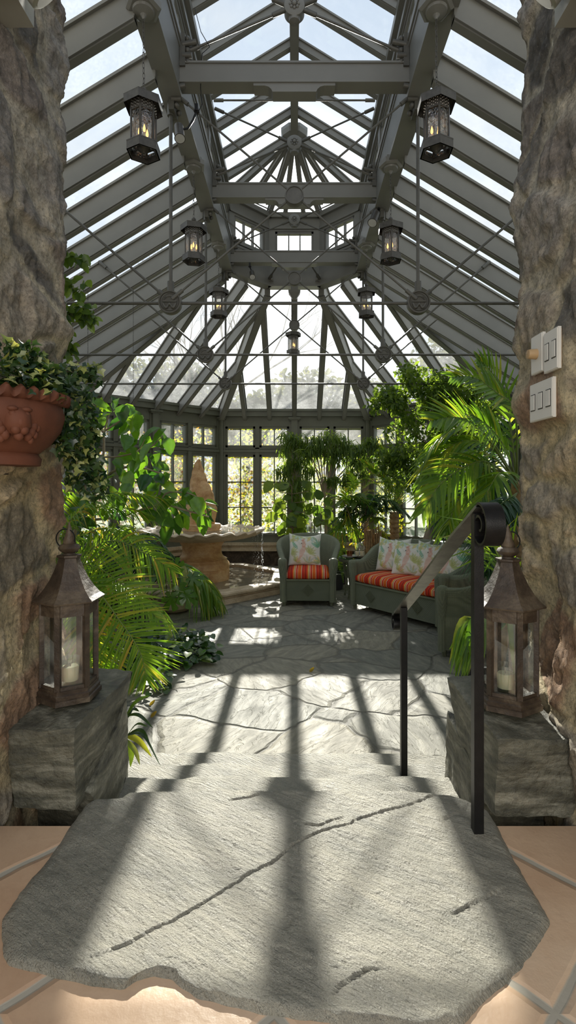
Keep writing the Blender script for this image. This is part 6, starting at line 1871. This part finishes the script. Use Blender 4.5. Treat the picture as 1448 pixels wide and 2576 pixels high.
# ---- pale slanting trunk behind the sofa
wt = root('frangipani', (2.05, 7.75, 0), label='bare pale trunk leaning to the right behind the sofa', cat='tree')
pot((1.95, 7.6, 0), 0.2, 0.4, wt)
MB().tube(bez([P(1052, 1420, 7.6), P(1072, 1360, 7.6), P(1085, 1320, 7.6), P(1120, 1250, 7.6), P(1150, 1180, 7.6)], 14), [0.07, 0.065, 0.06, 0.058, 0.055, 0.052, 0.05, 0.048, 0.045, 0.04, 0.04, 0.035, 0.03, 0.03], 10).build('trunk', M['palebark'], wt, smooth=60)
pos, dr, nm = [], [], []
for k in range(160):
    p = P(1165, 1165, 7.6)+rv()*0.3; pos.append(p); dr.append(rv()); nm.append((0, -0.3, 1))
leaf_mesh('foliage', pos, dr, nm, np.random.uniform(0.1, 0.18, 160), 0.05, LG['fiddle'], wt, 'oval')
# ---- blue-green palm fronds hanging right of the date palm
bp = root('blue_palm', (2.45, 6.3, 0), label='palm with dull blue-green hanging fronds, right behind the sofa', cat='palm')
pot((2.45, 6.3, 0), 0.22, 0.4, bp)
c = Vector((2.4, 6.3, 1.55)); MB().tube([(2.45, 6.3, 0.3), tuple(c)], [0.06, 0.045], 10).build('trunk', M['husk'], bp, smooth=60)
for (m, e) in (((1160,1190),(1095,1330)),((1150,1200),(1110,1350)),((1190,1180),(1150,1340)),((1180,1150),(1100,1260)),((1210,1170),(1175,1350)),((1220,1130),(1160,1120)),((1250,1130),(1280,1060)),((1240,1200),(1215,1370)),((1260,1200),(1260,1370))):
    frond([c, P(m[0], m[1], 6.1), P((m[0]+e[0])/2-10, (m[1]+e[1])/2-20, 6.0), P(e[0], e[1], 5.9)], LG['bluepalm'], bp, L=0.32, W=0.024, n=34, droop=0.8, start=0.15, vee=0.0)
# ---- fern under the table and greenery behind the chair
fn = root('potted_fern', (0.62, 7.75, 0), label='boston-type fern in a dark pot on the floor between armchair and table', cat='fern')
pot((0.62, 7.75, 0), 0.14, 0.24, fn); c = Vector((0.62, 7.75, 0.26))
for k in range(26):
    a = radians(k*137.5); l = random.uniform(0.22, 0.38); h = Vector((cos(a), sin(a), 0)); rs = random.uniform(0.02, 0.3)
    frond([c, c+h*l*0.4+Vector((0,0,rs+0.06)), c+h*l*0.8+Vector((0,0,rs)), c+h*l+Vector((0,0,rs-0.16))], LG['kentia'], fn, L=0.05, W=0.013, n=26, droop=0.2, start=0.05, ang=75, rr=0.002)
pos, dr, nm = [], [], []
for (x, y, d, r, n) in ((800,1385,8.9,0.2,60),(848,1375,8.9,0.18,80),(845,1410,8.6,0.15,80),(900,1340,8.9,0.25,120),(640,1500,9.4,0.0,0),(1000,1320,8.9,0.25,100),(960,1345,8.8,0.2,80)):
    for k in range(n): pos.append(P(x, y, d)+rv()*r*random.random()); dr.append(rv()); nm.append((random.gauss(0,.5), -.4, .8))
n = len(pos)
bs = root('low_greenery', (0.8, 8.9, 0), label='low mixed leafy greenery along the back wall between the pots', cat='plants', kind='stuff')
leaf_mesh('foliage', pos, dr, nm, np.random.uniform(0.05, 0.10, n), np.random.uniform(0.025, 0.045, n), LG['hedge'], bs, 'oval')
for k, (x, y, r, c) in enumerate(((778,1691,0.018,0),(375,1776,0.012,1),(378,1805,0.013,2))):
    p = G(x, y, 0.006); leaf_mesh('fallen_leaf', [p], [(0.8, 0.5, 0.3)], [(0.2, -0.3, 1)], [0.05], [0.03], LG['autumn'], None, 'oval', 0.2, -0.5, label=('curled brown fallen leaf in the middle of the sunny floor', 'orange fallen leaf by the strappy plant, nearer the windows', 'orange fallen leaf by the strappy plant, nearer the steps')[k], cat='fallen leaf')

# ================================================================== OUTDOORS, BEYOND THE GLASS
def bush(c, r, n, size, mats, label, name='garden_bush', group='bushes outside the windows'):
    t = root(name, (c[0], c[1], -0.12), label=label, cat='bush', group=group)
    MB().tube([(c[0], c[1], -0.12), (c[0], c[1], c[2])], [0.05, 0.02], 7).build('stem', M['bark'], t, smooth=60)
    for m, fr in mats:
        k = int(n*fr)
        crown(clumps(c, (r[0]*0.8, r[1]*0.8, r[2]*0.8), 16, r[2]*0.38), k, size, LG[m], t, wr=0.62, droop=0.2)
bush((-3.9, 11.0, 1.5), (1.0, 0.6, 1.5), 2600, 0.085, (('hedge', 0.6), ('autumn', 0.4)), 'yellow and orange autumn bush outside the left oblique windows')
bush((-2.5, 12.2, 1.7), (1.1, 0.6, 1.5), 3000, 0.085, (('hedge', 0.55), ('autumn', 0.45)), 'autumn-tinted bush outside, seen past the fountain rock')
bush((-0.9, 12.4, 1.6), (1.0, 0.6, 1.6), 3000, 0.08, (('hedge', 0.8), ('autumn', 0.2)), 'green and yellow bush outside the window right of the fountain')
bush((0.4, 12.8, 1.4), (0.9, 0.6, 1.4), 2400, 0.08, (('hedge', 1.0),), 'green bush outside the middle of the back windows')
bush((1.8, 12.6, 1.5), (1.0, 0.6, 1.5), 2400, 0.08, (('hedge', 1.0),), 'green bush outside, behind the umbrella-shaped fig')
bush((3.8, 11.4, 1.5), (1.1, 0.7, 1.5), 2400, 0.085, (('hedge', 1.0),), 'green bush outside the right oblique windows')
bush((-5.4, 8.0, 1.4), (0.7, 1.4, 1.4), 2200, 0.09, (('hedge', 0.7), ('autumn', 0.3)), 'yellow bush outside the windows of the left side wall')
bush((5.4, 8.0, 1.4), (0.7, 1.4, 1.4), 1600, 0.09, (('hedge', 1.0),), 'green bush outside the windows of the right side wall')
def far_tree(c, r, label, n=2600):
    t = root('garden_tree', (c[0], c[1], -0.12), label=label, cat='tree', group='trees beyond the garden')
    MB().tube([(c[0], c[1], -0.12), (c[0], c[1], c[2])], [0.25, 0.12], 8).build('trunk', M['bark'], t, smooth=60)
    crown(clumps(c, (r[0]*0.75, r[0]*0.5, r[1]*0.75), 16, r[1]*0.42), n, 0.34, LG['tree'], t, wr=0.7, droop=0.2)
for (x, y, rx, rz, lab) in ((-9.5, 24, 3.0, 2.6, 'hazy tree beyond the roof glass at far left'), (-5.6, 25, 2.6, 2.4, 'hazy rounded tree beyond the left oblique roof glass'), (-2.4, 26, 2.0, 1.9, 'hazy low tree left of the roof centre'),
                            (0.6, 26, 2.4, 2.2, 'hazy tree just right of the central rafter'), (3.6, 25, 2.3, 2.0, 'hazy tree seen right of centre through the roof'), (7.5, 24, 2.8, 2.6, 'hazy tree beyond the right roof glass'), (-13.5, 22, 3.2, 3.0, 'tree beyond the left side windows'), (11.8, 22, 3.0, 3.0, 'tree beyond the right side windows')):
    far_tree((x, y, 4.7 if abs(x) < 5 else 5.8), (rx, rz*1.15), lab)
# bare tree left of centre
bt2 = root('bare_tree', (-3.4, 17, -0.12), label='leafless tree with fine twigs seen through the left roof glass', cat='tree')
mb = MB()
def grow(p, d, l, r, g):
    q = p + d*l; mb.tube([p, q], [r, r*0.7], 5 if g < 3 else 3, False)
    if g < 6:
        for k in range(3 if g < 4 else 2): grow(q, (d+rv()*0.55+Vector((0, 0, 0.12))).normalized(), l*random.uniform(0.68, 0.85), r*0.62, g+1)
grow(Vector((-3.4, 17, -0.12)), Vector((0.02, 0, 1)), 2.6, 0.11, 0)
mb.build('branches', M['bark'], bt2, smooth=60)
bpy.context.view_layer.update()
